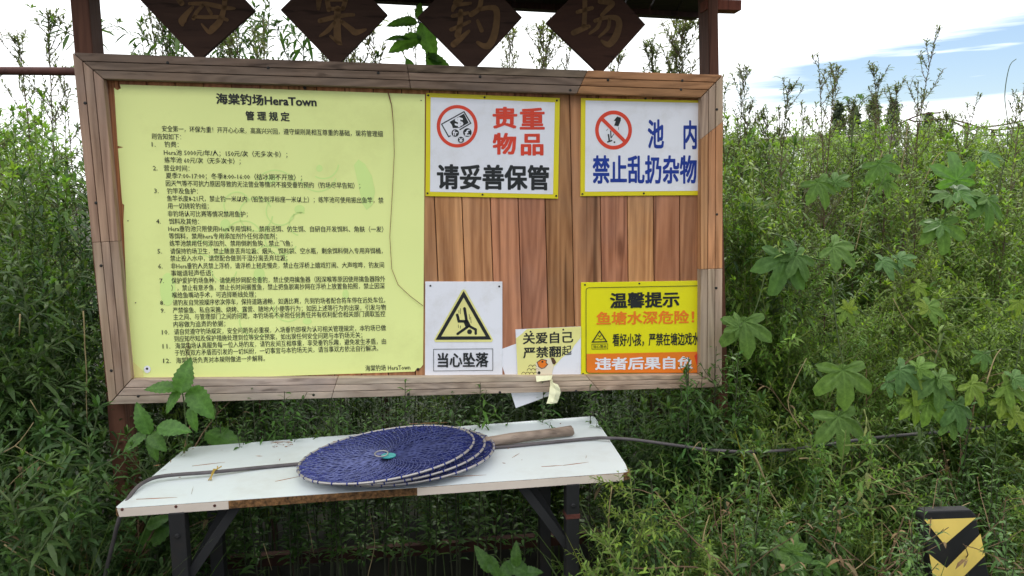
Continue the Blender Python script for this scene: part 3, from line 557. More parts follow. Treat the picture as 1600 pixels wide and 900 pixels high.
# ================================================================== TABLE
TZ = 0.80
tq = [(178, 794.5), (985, 738), (928, 650), (290, 699)]
TQ = [onz(x, y, TZ) for x, y in tq]
tx_ = (TQ[1] - TQ[0]).normalized(); ty_ = Vector((0, 0, 1)).cross(tx_)
tc_ = sum(TQ, Vector()) / 4
table = thing('folding_table', (tc_.x, tc_.y, 0), 'white topped folding table with chipped edge and dark legs, before the notice board', 'table')
TH = 0.020
def tp(px, py, dz=0.0): return onz(px, py, TZ + dz)
fl, fr_, br_, bl_ = TQ
# worn outline: right front corner swollen, small chips along the front
E_ = [fl + tx_ * .004 + ty_ * 0.002, fl]
def lerpv(a, b, t): return a + (b - a) * t
def front(t, o=0): return lerpv(fl, fr_, t) - ty_ * o
E_ = [front(0.006), front(0.3), front(0.55), front(0.8), front(0.99), fr_ + ty_ * .006 + tx_ * .003, lerpv(fr_, br_, .12) + tx_ * .002, br_ - ty_ * .01, br_ - tx_ * .008, lerpv(bl_, br_, .5), bl_ + tx_ * .01, bl_ - ty_ * .012, lerpv(fl, bl_, .02)]
mb = MB(); mb.prism([p - Vector((0, 0, .0012)) for p in E_], [p - Vector((0, 0, TH)) for p in E_]); mb.build('tabletop_core', mt['chip'], table)
E2_ = [p + (tc_ - p).normalized() * (0.0008 if i not in (4, 5) else .007) for i, p in enumerate(E_)]
E2_ = [Vector((p.x, p.y, TZ)) for p in E2_]
mb = MB(); mb.prism(E2_, [p - Vector((0, 0, .0011)) for p in E2_]); mb.build('tabletop', mt['tableW'], table)
def band(t0, t1):
    mb = MB(); a, b = front(t0), front(t1)
    f_ = [a - ty_ * .0012 + Vector((0, 0, -.0018)), b - ty_ * .0012 + Vector((0, 0, -.0018)), b - ty_ * .0012 + Vector((0, 0, -TH - .001)), a - ty_ * .0012 + Vector((0, 0, -TH - .001))]
    f_[0] += tx_ * .002 if t0 < .1 else Vector(); f_[3] += tx_ * .006 if t0 < .1 else Vector()
    mb.prism(f_, [p + ty_ * .0011 for p in f_]); o = mb.build('edge_band', mt['band'], table); return o
b1 = band(0.004, 0.203); b2 = band(0.560, 0.985)
def bscrew(px, py, par):
    r = ray(px, py); t = ((fl - ty_ * .0012 - CAM).dot(ty_)) / r.dot(ty_); p = CAM + r * t
    mb = MB(); mb.tube([p + ty_ * .001, p - ty_ * .0012, p - ty_ * .0018], [.0034, .0034, .002], 10); mb.build('screw', mt['rust'], par)
for px, py in ((191, 796), (275, 791.5), (335.5, 790)): bscrew(px, py, b1)
bscrew(974, 743, b2)
# crumbs of particleboard standing out of the broken corner and the bare front
mb = MB(); rg = random.Random(11)
for i in range(90):
    if i < 25: p = fr_ + tx_ * (rg.random() * .008 - .006) + ty_ * (rg.random() * .02) - Vector((0, 0, rg.random() * TH))
    else: p = front(0.206 + .350 * rg.random()) - Vector((0, 0, .003 + rg.random() * (TH - .006)))
    dv = Vector((rg.random() - .5, rg.random() - .5, rg.random() - .5)).normalized() * (.003 + .004 * rg.random()); s_ = Vector((rg.random() - .5, rg.random() - .5, rg.random() - .5)).normalized() * .0015
    mb.add([p - dv, p + s_, p + dv, p - s_ - ty_ * .001], [(0, 1, 2, 3), (0, 1, 3)])
mb.build('crumbled_edge', mt['chip'], table)
# grime, twigs and dead leaves that lie on the top
def leg(px0, px1, pyt, dep, foot_dx):
    """square steel tube from under the top down to the ground"""
    a = onz(px0, pyt, TZ - TH); b = onz(px1, pyt, TZ - TH); wd = (b - a).length; c = (a + b) / 2 + ty_ * (wd / 2)
    mb = MB(); g = Vector((c.x + foot_dx, c.y, 0))
    q = [(-1, -1), (1, -1), (1, 1), (-1, 1)]
    top = [c + tx_ * (u * wd / 2) + ty_ * (v * wd / 2) for u, v in q]; bot = [g + tx_ * (u * wd / 2) + ty_ * (v * wd / 2) for u, v in q]
    mb.prism(top, bot); return mb.build('leg', mt['steel'], table, bevel=0.002), c, g, wd
legs = []
for a in ((263, 287, 802, 0, .004), (885, 906, 757, 0, .0)):
    legs.append(leg(*a))
    o, c, g, wd = legs[-1]
    back = MB(); off = ty_ * 0.34
    q = [(-1, -1), (1, -1), (1, 1), (-1, 1)]
    back.prism([c + off + tx_ * (u * wd / 2) + ty_ * (v * wd / 2) for u, v in q], [g + off + tx_ * (u * wd / 2) + ty_ * (v * wd / 2) for u, v in q]); back.build('leg', mt['steel'], table, bevel=0.002)
    mb = MB(); mb.box((c + off / 2) + Vector((0, 0, -.014)), .026, .36, .024, (tx_, ty_, Vector((0, 0, 1)))); mb.build('end_rail', mt['steel'], table, bevel=0.002)
    mb = MB(); z_ = Vector((0, 0, -.42)); mb.box((c + g) / 2 + off / 2 + Vector((0, 0, -.05)), .02, .32, .02, (tx_, ty_, Vector((0, 0, 1)))); mb.build('cross_bar', mt['steel'], table, bevel=0.002)
for (o, c, g, wd), sg in zip(legs, (1, -1)):
    for off, l_ in ((.0, .21), (.05, .17)):
        a = c + Vector((0, 0, -.17)) + ty_ * off + tx_ * (sg * .012); b = c + ty_ * (off + .02) + tx_ * (sg * l_ * .62) + Vector((0, 0, -.004))
        mb = MB(); d_ = (b - a).normalized(); n_ = d_.cross(ty_).normalized(); mb.box((a + b) / 2, (b - a).length, .006, .022, (d_, ty_, n_)); mb.build('folding_brace', mt['steel'], table, bevel=0.001)
    p = c - ty_ * (wd / 2 + .001) + Vector((0, 0, -.055)); mb = MB(); mb.tube([p + ty_ * .002, p - ty_ * .003, p - ty_ * .004], [.006, .006, .004], 8); mb.build('bolt', mt['steel'], o)
    if sg > 0: continue
    p = c * .85 + g * .15; mb = MB(); mb.box(Vector((p.x, p.y, c.z - .085)), wd * 1.06, wd * 1.06, .012, (tx_, ty_, Vector((0, 0, 1)))); mb.build('rust_ring', mt['rust'], o)
# ------------------------------------------------------------------ three landing nets
def hoop_net(i, cx, cy, r, z, tilt, ph, label):
    c = onz(cx, cy, z); t_ = thing('landing_net', c, label, 'landing net', 'blue landing nets stacked on the table')
    ax = Matrix.Rotation(tilt[0], 3, 'Y') @ Matrix.Rotation(tilt[1], 3, 'X')
    def P(rho, th, dz=0): return c + ax @ Vector((rho * r * cos(th), rho * r * sin(th) * 0.93 + .10 * rho * r * cos(th), dz))
    mb = MB(); n = 72; mb.tube([P(1, 2 * pi * k / n) for k in range(n)] + [P(1, 0)], .0031, 8, cap=False); mb.build('hoop', mt['hoop'], t_, smooth=True)
    mb = MB()
    for k in range(40):                                # lashing of blue cord round the hoop
        th = 2 * pi * (k + .6 * mnoise.noise(Vector((k * 1.7, i, 0)))) / 40
        a, b = P(1, th), P(1, th + .015); mb.tube([a, b], .0040, 8)
    mb.build('lashing', mt['net'], t_)
    for nm, mat, K, NN, sag, rad, sd_ in (('netting', 'netlight', 17, 76, .010, .00095, 1), ('inner_netting', 'net', 22, 96, .017, .0017, 2)):
        mb = MB(); rg = random.Random(i * 10 + sd_)
        def V(k, j):
            rho = 0.985 * (1 - k / K) ** 0.86 if k < K else 0.02; rho = max(rho, .05)
            th = 2 * pi * (j + .5 * (k % 2)) / NN + ph + .25 * (k / K) * (1 if sd_ == 1 else -1)
            jr = .004 * (rg.random() - .5)
            dz = -sag * (1 - rho * rho) + .004 * sin(5 * th + 3 * rho) * (1 - rho) + .004 * (rg.random() - .5)
            return P(rho + jr * 1.6, th + jr * 2.2, dz)
        grid = [[V(k, j) for j in range(NN)] for k in range(K + 1)]
        for k in range(K):
            for j in range(NN):
                a = grid[k][j]
                for q in ((j, (j - 1) % NN) if k % 2 == 0 else ((j + 1) % NN, j)):
                    b = grid[k + 1][q]; d_ = b - a
                    if d_.length < 1e-5: continue
                    s1 = d_.cross(Vector((0, 0, 1))).normalized() * rad; s2 = Vector((0, 0, rad))
                    mb.add([a + s1, a - s1 * .5 + s2, a - s1 * .5 - s2, b + s1, b - s1 * .5 + s2, b - s1 * .5 - s2], [(0, 1, 4, 3), (1, 2, 5, 4), (2, 0, 3, 5)])
        mb.build(nm, mt[mat], t_)
    return t_, c, P
nz_ = TZ + .034
tiltT = (-0.020, .0)
nA = hoop_net(3, 635, 709, .236, TZ + .019, (-0.035, 0.0), .0, 'lowest of the three blue nets, its wooden handle pointing right across the table')
nB = hoop_net(2, 621, 707, .233, TZ + .029, (-0.058, 0.0), .3, 'middle blue net of the stack, hoop showing between the other two')
nC = hoop_net(1, 606.5, 706, .226, TZ + .039, (-0.082, 0.0), .7, 'topmost blue net of the stack, with a teal disc and steel ring')
t_, c, P = nC
# teal disc and ring
pc = onz(607, 713, TZ + .036)
mb = MB(); o_ = pc; d1 = [o_ + Vector((.019 * cos(a), .019 * sin(a), .003)) for a in [2 * pi * k / 28 for k in range(28)]]; mb.prism(d1, [p - Vector((0, 0, .0025)) for p in d1]); mb.build('centre_disc', mt['teal'], t_)
o_ = onz(596, 713, TZ + .036); mb = MB(); mb.tube([o_ + Vector((.017 * cos(2 * pi * k / 28), .017 * sin(2 * pi * k / 28), .0075 + .002 * sin(2 * pi * k / 28))) for k in range(29)], .0016, 6, cap=False); mb.build('steel_ring', mt['hoop'], t_, smooth=True)
# wooden handle of the lowest net
t_, c, P = nA
a = onz(752, 693, TZ + .016); b = onz(893, 672, TZ + .019); d_ = (b - a)
mb = MB(); rg = random.Random(2); pts = []; rad = []
for k in range(14):
    t = k / 13; pts.append(a + d_ * t + Vector((0, 0, .002 * sin(4 * t)))); rad.append(.0145 + .0012 * sin(7 * t) + .0008 * (rg.random() - .5))
pts += [a + d_ * 1.008, a + d_ * 1.014]; rad += [.0125, .007]
mb.tube(pts, rad, 12); mb.build('handle', mt['handle'], t_, smooth=True)
mb = MB(); mb.tube([a - d_ * .12, a + d_ * .02], .006, 8); mb.build('ferrule', mt['hoop'], t_, smooth=True)
# ------------------------------------------------------------------ grey cable over the table and into the weeds
cp = [(158, 905, -.25), (170, 860, -.16), (184, 818, -.05)]
pts = [onz(150, 985, TZ - .40), onz(163, 905, TZ - .22), onz(176, 850, TZ - .11), onz(190, 800, TZ - .02), onz(209, 767, TZ + .006), onz(232, 750, TZ + .012), onz(262, 743, TZ + .014), onz(335, 737.5, TZ + .011), onz(400, 731, TZ + .006), onz(466, 725, TZ + .005), onz(560, 716, TZ + .005), onz(680, 706, TZ + .005), onz(790, 698, TZ + .005), onz(860, 691, TZ + .006), onz(925, 685, TZ + .007), onz(950, 684.5, TZ + .012)]
yc = pts[-1].y
pts += [at(990, 687, yc + .01), at(1050, 695, yc + .02), at(1110, 703, yc + .03), at(1170, 706, yc + .04), at(1230, 703, yc + .05), at(1290, 695, yc + .07), at(1350, 686, yc + .10), at(1420, 679, yc + .15), at(1500, 672, yc + .3), at(1640, 655, yc + .5)]

def spline(pts, m=5):
    o = []
    for i in range(len(pts) - 1):
        p0, p1, p2, p3 = pts[max(i - 1, 0)], pts[i], pts[i + 1], pts[min(i + 2, len(pts) - 1)]
        for q in range(m):
            t = q / m; o.append(0.5 * (2 * p1 + (p2 - p0) * t + (2 * p0 - 5 * p1 + 4 * p2 - p3) * t * t + (3 * p1 - p0 - 3 * p2 + p3) * t ** 3))
    return o + [pts[-1]]
cable = thing('cable', onz(466, 725, TZ), 'long thin grey cable running under the nets and across the table into the weeds', 'cable')
mb = MB(); mb.tube(spline(pts), .0048, 8); mb.build('sheath', mt['cable'], cable, smooth=True)
mb = MB(); q = onz(336, 737.5, TZ + .011)
for s_ in (-1, 1):
    mb.tube(spline([q + Vector((.003 * s_, -.035, -.008)), q + Vector((-.002 * s_, -.012, .004)), q + Vector((.004 * s_, 0, .007)), q + Vector((.001 * s_, .012, .003)), q + Vector((-.005 * s_, .030, .004))], 4), .0016, 5)
mb.build('twist_tie', mt['gold'], cable, smooth=True)
# crumbs and leaf litter on the tabletop
mb = MB(); rg = random.Random(21)
for i in range(46):
    if i < 22: p = onz(424 + 34 * rg.random(), 689 + 10 * rg.random(), TZ + .0015)
    else:
        px = 240 + 640 * rg.random(); py = 700 + 60 * rg.random() - .07 * (px - 240); p = onz(px, py, TZ + .0012)
        if abs(px - 620) < 170: continue
    an = rg.random() * 6.3; l_ = .003 + .012 * rg.random() ** 2; wd_ = .0008 + .002 * rg.random() ** 3
    d_ = Vector((cos(an), sin(an), 0)); n_ = Vector((-sin(an), cos(an), 0))
    mb.add([p - d_ * l_, p + n_ * wd_ + Vector((0, 0, .0015)), p + d_ * l_ + Vector((0, 0, .001)), p - n_ * wd_], [(0, 1, 2, 3)])
for x0, y0, x1, y1 in ((213, 780, 277, 777), (299, 772, 302, 760), (880, 727, 920, 722), (846, 729, 880, 727), (300, 728, 352, 722), (430, 752, 470, 744), (700, 745, 760, 742), (520, 690, 545, 686), (800, 715, 812, 708), (640, 662, 700, 660), (915, 716, 917, 711), (785, 723, 790, 724)):
    a, b = onz(x0, y0, TZ + .0006), onz(x1, y1, TZ + .0006); q_ = Vector((0, .0011, .0004)); mb.add([a - q_, (a + b) / 2 - q_ * 1.6, b - q_ * .3, b + q_ * .3, (a + b) / 2 + q_, a + q_ * .6], [(0, 1, 2, 3, 4, 5)])
o = mb.build('leaf_litter', mt['litter'], None, loc=onz(440, 694, TZ)); tag(o, 'scattered dry brown leaf litter lying on the white tabletop', 'litter', kind='stuff')
# rusty pipe left of the board
a, b = at(-160, 111.5, 2.45), at(150, 112, 2.30)
mb = MB(); mb.tube(spline([a, (a + b) / 2 + Vector((0, 0, .002)), b], 4), .0125, 14); o = mb.build('rusty_pipe', mt['rust'], None, smooth=True, loc=b); tag(o, 'rusty horizontal pipe rail running left from the notice board post', 'pipe')
# striped guard post, lower right
gc = at(1489, 840, 1.75); bol = thing('striped_guard_post', (gc.x, gc.y, 0), 'leaning black guard post with yellow chevron stripes among weeds, lower right corner', 'guard post')
mblk, myel = paint('guard_black_paint', (.012, .012, .013), .7, .2, 12, dirt=(.05, .042, .03), dirt_amt=.5), paint('guard_yellow_paint', srgb(246, 214, 112), .55, .1, 10, dirt=(.34, .27, .13), dirt_amt=.4)
mb = MB(); # a leaning flat-faced post, its face towards the road
PT, PB = at(1484, 786, 1.75), at(1484, 1010, 1.75)
fx = Vector((cos(.12), sin(.12), 0)); fd = (PB - PT).normalized(); fn = fx.cross(fd).normalized(); fn = fn if fn.y < 0 else -fn
def onp(px, py, o=0.0):
    r = ray(px, py); t = (PT + fn * o - CAM).dot(fn) / r.dot(fn); return CAM + r * t
tl, tr = onp(1439, 799), onp(1523, 796); dl = onp(1456, 900) - tl; dr = onp(1546, 900) - tr
bl, br = tl + dl * (tl.z / -dl.z), tr + dr * (tr.z / -dr.z)
def cut(p, q, t): return p + (q - p) * t
fr4 = [cut(tl, tr, .07), cut(tl, tr, .93), cut(tr, br, .02), br, bl, cut(tl, bl, .02)]
mb = MB(); mb.prism(fr4, [p - fn * .028 for p in fr4]); mb.build('post', mblk, bol, bevel=0.004)
mb = MB()
def pan(pts): mb.add([onp(x, y, .0016) for x, y in pts], [tuple(range(len(pts)))])
pan([(1444, 812), (1525, 809), (1476, 851)])
for k in range(4):
    o_ = 86 * k; sx = 15 * k
    pan([(x + sx, y + o_) for x, y in ((1452, 866), (1479, 887.5), (1479, 927), (1459, 908))]); pan([(x + sx, y + o_) for x, y in ((1479, 887.5), (1532, 834), (1539, 868), (1479, 927))])
mb.build('yellow_stripes', myel, bol)

# ================================================================== GROUND
mb = MB(); nX = 40
mb.add([(-600, -600, 0), (600, -600, 0), (600, 900, 0), (-600, 900, 0)], [(0, 1, 2, 3)])
gm, t, p = newmat('weedy_soil'); tc = t.nodes.new('ShaderNodeTexCoord'); n1 = t.nodes.new('ShaderNodeTexNoise'); n1.inputs['Scale'].default_value = 3; n1.inputs['Detail'].default_value = 10; ln(t, tc.outputs['Object'], n1.inputs[0])
r = t.nodes.new('ShaderNodeValToRGB'); r.color_ramp.elements[0].color = (.016, .012, .008, 1); r.color_ramp.elements[1].color = (.026, .028, .012, 1); ln(t, n1.outputs[0], r.inputs[0]); ln(t, r.outputs[0], p.inputs['Base Color']); p.inputs['Roughness'].default_value = .95
o = mb.build('ground', gm); tag(o, kind='structure')
#VEG
# ================================================================== VEGETATION
import numpy as np
LM = {
 'horse': leafmat('narrow_leaf_shade_green', (0.040, 0.092, 0.026), .30, .45, yel=(.10, .15, .03), yamt=.5),  # leaf colour darkened to stand in for the thicket's shade
 'fine': leafmat('small_leaf_green', (0.118, 0.222, 0.043), .40, .5, yel=(.23, .28, .05), yamt=.55),
 'spire': leafmat('grey_green_spire', (0.115, 0.135, 0.080), .35, .6, yel=(.16, .15, .07), yamt=.4),
 'vine': leafmat('vine_leaf_green', (0.090, 0.182, 0.060), .34, .62, yel=(.15, .24, .05), yamt=.6, spec=.22),
 'broad': leafmat('broad_leaf_green', (0.100, 0.225, 0.050), .42, .42, yel=(.11, .2, .03), yamt=.3, spec=.4),
 'vivid': leafmat('vine_leaf_yellow_green', (0.125, 0.235, 0.050), .38, .6, yel=(.26, .32, .05), yamt=.7, spec=.22),
 'far': leafmat('hazed_tree_green', (0.125, 0.160, 0.115), .25, .7, yel=(.05, .07, .02), yamt=.4),  # leaf colour lightened to imitate the haze of distance
 'wilt': leafmat('wilted_leaf', (0.30, 0.33, 0.14), .35, .7, yel=(.35, .3, .12), yamt=.3),
}
LM['lush'] = leafmat('narrow_leaf_lit_green', (0.102, 0.210, 0.042), .42, .5, yel=(.22, .28, .05), yamt=.6)  # same narrow leaf in a brighter colour, sunlight painted in
LM['twig'] = leafmat('withered_leaf', (.20, .13, .06), .2, .8, yel=(.12, .09, .05), yamt=.6)
LM['grass'] = leafmat('grass_blade_green', (.075, .15, .035), .35, .45, yel=(.16, .18, .05), yamt=.5)
LM['sprig'] = leafmat('sprig_leaf_green', (0.052, 0.118, 0.030), .32, .45, yel=(.10, .16, .03), yamt=.5)
SM = {'green': paint('green_stem', (.075, .11, .035), .7, .3, 20), 'tan': paint('tan_stem', (.17, .20, .06), .8, .3, 20), 'red': paint('reddish_stem', (.12, .07, .05), .8, .3, 20), 'shade_dark': paint('shade_dark_stem', (.05, .055, .028), .85, .35, 20), 'brown': paint('withered_stem', (.17, .11, .06), .85, .35, 20), 'bark': paint('grey_bark', (.10, .085, .065), .9, .4, 12)}  # the sprigs' stem colour is darkened to imitate shade under the table
UPV = Vector((0, 0, 1))
def leaf(mb, p, d, l, wd, rg, droop=.35, base=(1, 1, 1), var=.3, fold=.25):
    d = d.normalized(); s = d.cross(UPV)
    if s.length < .1: s = Vector((rg.random() - .5, rg.random() - .5, 0))
    s = s.normalized(); s = (s + UPV * (rg.random() - .5) * .9).normalized(); n = s.cross(d).normalized()
    def q(t, a): return p + d * (l * t) - UPV * (droop * l * t * t) + s * (wd * a) + n * (abs(a) * wd * fold)
    k = 1 - var + 2 * var * rg.random(); g = .92 + .16 * rg.random()
    mb.add([p, q(.3, .42), q(.3, -.42), q(.68, .45), q(.68, -.45), q(1, 0)], [(0, 2, 1), (1, 2, 4, 3), (3, 4, 5)], col=(base[0] * k * g, base[1] * k, base[2] * k))
def rdir(rg, el, a=None):
    a = rg.random() * 2 * pi if a is None else a; return Vector((cos(a) * cos(el), sin(a) * cos(el), sin(el)))
def branch_pts(p, d, l, rg, n=5, curl=.5, wob=.12):
    P = [p]; d = d.normalized()
    for i in range(n):
        d = (d + UPV * curl / n + Vector((rg.random() - .5, rg.random() - .5, rg.random() - .5)) * wob).normalized(); P.append(P[-1] + d * (l / n))
    return P
def along(P, t):
    x = t * (len(P) - 1); i = min(int(x), len(P) - 2); return P[i] + (P[i + 1] - P[i]) * (x - i), (P[i + 1] - P[i]).normalized()
def horseweed(seed, h):
    rg = random.Random(seed); st, lf = MB(), MB()
    P = branch_pts(Vector((0, 0, 0)), Vector((.12 * (rg.random() - .5), .12 * (rg.random() - .5), 1)), h, rg, 9, .3, .11)
    st.tube(P, [.0045 * (1 - .75 * i / 9) for i in range(10)], 5)
    br = [(P, .22, 1.0)]
    for i in range(int(13 + 5 * h)):
        t = .18 + .76 * rg.random(); p, d = along(P, t); l = (.17 + .26 * rg.random()) * (1.15 - .75 * t) * (.7 + .3 * h)
        B = branch_pts(p, rdir(rg, .15 + .6 * rg.random()), l, rg, 5, .35, .3); st.tube(B, [.0021, .0019, .0016, .0013, .001, .0007], 4); br.append((B, .08, .8))
    a = 0
    for B, t0, k in br:
        L = sum((B[i + 1] - B[i]).length for i in range(len(B) - 1)); n = int(L / (.0125 if k < 1 else .0135)); 
        for i in range(n):
            t = t0 + (1 - t0) * i / n; a += 2.4; p, d = along(B, min(t, .999)); o = d.orthogonal().normalized(); o = o * cos(a) + d.cross(o) * sin(a)
            l = k * (.084 - .032 * t) * (.7 + .5 * rg.random()); leaf(lf, p, o * .8 + d * (.35 + .7 * t) + UPV * .1, l, l * .19, rg, .5, (1, 1, 1), .4)
        for i in range(9):
            p, d = along(B, .999); leaf(lf, p, rdir(rg, .2 + 1.1 * rg.random()), k * .040 * (.6 + .6 * rg.random()), .0075, rg, .15, (1.25, 1.25, 1.0))
    return st, lf
def finebush(seed, h):
    rg = random.Random(seed); st, lf = MB(), MB()
    P = branch_pts(Vector((0, 0, 0)), Vector((.3 * (rg.random() - .5), .3 * (rg.random() - .5), 1)), h, rg, 7, .2, .2)
    st.tube(P, [.004 * (1 - .75 * i / 7) for i in range(8)], 5); br = [(P, .25, 1)]
    for i in range(int(20 + 8 * h)):
        t = .15 + .8 * rg.random(); p, d = along(P, t); l = (.16 + .24 * rg.random()) * (1.2 - .8 * t) * (.6 + .4 * h)
        B = branch_pts(p, rdir(rg, .1 + .7 * rg.random()), l, rg, 5, .3, .35); st.tube(B, [.0018, .0016, .0014, .0011, .0009, .0006], 4); br.append((B, .1, 1))
        for j in range(3):
            p2, d2 = along(B, .3 + .6 * rg.random()); B2 = branch_pts(p2, (d2 + rdir(rg, .2) * .9), l * .4, rg, 3, .2, .4); st.tube(B2, [.001, .0009, .0007, .0005], 3); br.append((B2, .1, .9))
    a = 0
    for B, t0, k in br:
        L = sum((B[i + 1] - B[i]).length for i in range(len(B) - 1)); n = int(L / .0066)
        tip = rg.random()
        for i in range(n):
            t = t0 + (1 - t0) * i / max(n, 1); a += 2.4 + .5 * rg.random(); p, d = along(B, min(t, .999)); o = d.orthogonal().normalized(); o = o * cos(a) + d.cross(o) * sin(a)
            l = k * (.027 - .010 * t) * (.6 + .8 * rg.random()); b = (1.35, 1.3, .9) if (tip > .72 and t > .5) else (1, 1, 1); leaf(lf, p, o * .8 + d * .6, l, l * .26, rg, .25, b, .4)
    return st, lf
def sprig(seed, h):
    rg = random.Random(seed); st, lf = MB(), MB()
    P = branch_pts(Vector((0, 0, 0)), Vector((.06 * (rg.random() - .5), .06 * (rg.random() - .5), 1)), h, rg, 8, .2, .08); st.tube(P, [.0034 * (1 - .7 * i / 8) for i in range(9)], 5); br = [(P, .45, 1)]
    for i in range(5):
        t = .6 + .32 * rg.random(); p, d = along(P, t); B = branch_pts(p, rdir(rg, .5 + .4 * rg.random()), .05 + .07 * rg.random(), rg, 4, .5, .2); st.tube(B, [.0014, .0012, .001, .0009, .0007], 4); br.append((B, .1, .75))
    a = 0
    for B, t0, k in br:
        L = sum((B[i + 1] - B[i]).length for i in range(len(B) - 1)); n = int(L * (1 - t0) / .0085)
        for i in range(n):
            t = t0 + (1 - t0) * i / n; a += 2.4; p, d = along(B, min(t, .999)); o = d.orthogonal().normalized(); o = o * cos(a) + d.cross(o) * sin(a)
            l = k * (.062 - .030 * (t - t0) / (1 - t0)) * (.7 + .5 * rg.random()); leaf(lf, p, o * .9 + d * (.3 + .5 * t), l, l * .19, rg, .45, (1.1, 1.15, 1), .35)
    return st, lf
def spire(seed, h, bare=.45):
    rg = random.Random(seed); st, lf = MB(), MB()
    P = branch_pts(Vector((0, 0, 0)), Vector((.16 * (rg.random() - .5), .16 * (rg.random() - .5), 1)), h, rg, 10, .25, .10)
    st.tube(P, [.005 * (1 - .8 * i / 10) for i in range(11)], 5); br = [(P, .78, 1)]
    for i in range(34):
        t = bare + (1 - bare) * (rg.random() ** .8); p, d = along(P, min(t, .97)); l = (.08 + .20 * rg.random()) * (1.2 - 1.0 * t) * 1.7
        B = branch_pts(p, rdir(rg, .5 + .5 * rg.random()), l, rg, 5, .75, .22); st.tube(B, [.0016, .0014, .0012, .001, .0008, .0006], 4); br.append((B, .2, 1))
        for j in range(2):
            p2, d2 = along(B, .35 + .5 * rg.random()); B2 = branch_pts(p2, d2 + rdir(rg, .5) * .7, l * .35, rg, 3, .6, .2); st.tube(B2, [.0009, .0008, .0006, .0005], 3); br.append((B2, .2, 1))
    a = 0
    for B, t0, k in br:
        L = sum((B[i + 1] - B[i]).length for i in range(len(B) - 1)); n = int(L * (1 - t0) / .0075)
        for i in range(n):
            t = t0 + (1 - t0) * i / max(n, 1); a += 2.4; p, d = along(B, min(t, .999)); o = d.orthogonal().normalized(); o = o * cos(a) + d.cross(o) * sin(a)
            l = .019 * (.5 + .7 * rg.random()); leaf(lf, p, o * .55 + d * .9, l, l * .34, rg, .1, (1, 1, 1), .3)
        for i in range(3):
            p, d = along(B, rg.random() * .8); l = .03 + .03 * rg.random(); leaf(lf, p, rdir(rg, .3) + d * .6, l, l * .12, rg, .5, (1.1, 1.2, .9), .3)
    for i in range(60):                                # narrow leaves low on the stem
        t = .12 + .6 * rg.random(); p, d = along(P, t); l = .05 + .04 * rg.random(); leaf(lf, p, rdir(rg, .4), l, l * .13, rg, .5, (1, 1.15, .9), .3)
    return st, lf
def twigs(seed, h):
    rg = random.Random(seed); st, lf = MB(), MB()
    P = branch_pts(Vector((0, 0, 0)), Vector((.6 * (rg.random() - .5), .6 * (rg.random() - .5), 1)), h, rg, 8, .1, .25); st.tube(P, [.0042 * (1 - .7 * i / 8) for i in range(9)], 5)
    for i in range(11):
        p, d = along(P, .25 + .72 * rg.random()); B = branch_pts(p, d * .6 + rdir(rg, .4 * rg.random()), .10 + .22 * rg.random(), rg, 5, .05, .45); st.tube(B, [.002, .0018, .0016, .0013, .001, .0007], 4)
        for j in range(2):
            p2, d2 = along(B, .3 + .6 * rg.random()); B2 = branch_pts(p2, d2 + rdir(rg, .1) * .8, .06 + .08 * rg.random(), rg, 3, 0, .4); st.tube(B2, [.0011, .001, .0008, .0006], 3)
            for q in range(2): pp, dd = along(B2, .99 - .3 * q); l = .012 + .02 * rg.random(); leaf(lf, pp, dd + rdir(rg, -.3), l, l * .3, rg, .7, (1, 1, 1), .4)
    return st, lf
def grass(seed, h):
    rg = random.Random(seed); st, lf = MB(), MB()
    for i in range(34):
        a = rg.random() * 6.28; l = h * (.7 + .6 * rg.random()); P = [Vector((.02 * cos(a), .02 * sin(a), 0))]; d = rdir(rg, 1.1 + .35 * rg.random(), a); n = 9
        for k in range(n): d = (d - UPV * (.02 + .13 * rg.random()) * (k / n) * 2.2).normalized(); P.append(P[-1] + d * (l / n))
        sd = d.cross(UPV).normalized(); w0 = .0035 + .003 * rg.random(); V_ = []
        for k, p in enumerate(P): w_ = w0 * (1 - (k / n) ** 2.2) + .0002; V_ += [p - sd * w_, p + sd * w_]
        kk = .75 + .5 * rg.random(); dead = rg.random() < .15; lf.add(V_, [(2 * k, 2 * k + 1, 2 * k + 3, 2 * k + 2) for k in range(n)], col=(1.9, 1.3, .9) if dead else (kk, kk, kk))
    for i in range(3):
        P = branch_pts(Vector((.02 * rg.random(), .02 * rg.random(), 0)), rdir(rg, 1.35), h * .9, rg, 6, 0, .08); st.tube(P, .0012, 4)
    return st, lf
KIND = {'horse': ('narrow_leaf_weed', horseweed, 'green'), 'fine': ('small_leaf_weed', finebush, 'tan'), 'spire': ('spire_weed', spire, 'red'), 'lush': ('narrow_leaf_weed', horseweed, 'tan'), 'twig': ('withered_weed', twigs, 'brown'), 'grass': ('grass_clump', grass, 'tan'), 'sprig': ('leafy_weed_sprig', sprig, 'shade_dark')}
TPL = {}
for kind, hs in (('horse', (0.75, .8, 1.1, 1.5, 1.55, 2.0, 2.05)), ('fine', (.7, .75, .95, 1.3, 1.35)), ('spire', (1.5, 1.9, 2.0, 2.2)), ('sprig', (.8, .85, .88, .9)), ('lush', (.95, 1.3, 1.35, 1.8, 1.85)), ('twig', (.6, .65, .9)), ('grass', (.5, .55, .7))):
    nm, fn, sm = KIND[kind]; TPL[kind] = []
    for i, h in enumerate(hs):
        st, lf = fn(100 + i * 7 + len(kind), h)
        top = max(p[2] for p in lf.v)
        so_ = st.build('stem', SM[sm], None, loc=(0, 0, 0)); lo_ = lf.build('leaves', LM[kind], None, loc=(0, 0, 0))
        ms = (so_.data, lo_.data); bpy.data.objects.remove(so_); bpy.data.objects.remove(lo_)
        TPL[kind].append((top, ms))
stuff_acc = []
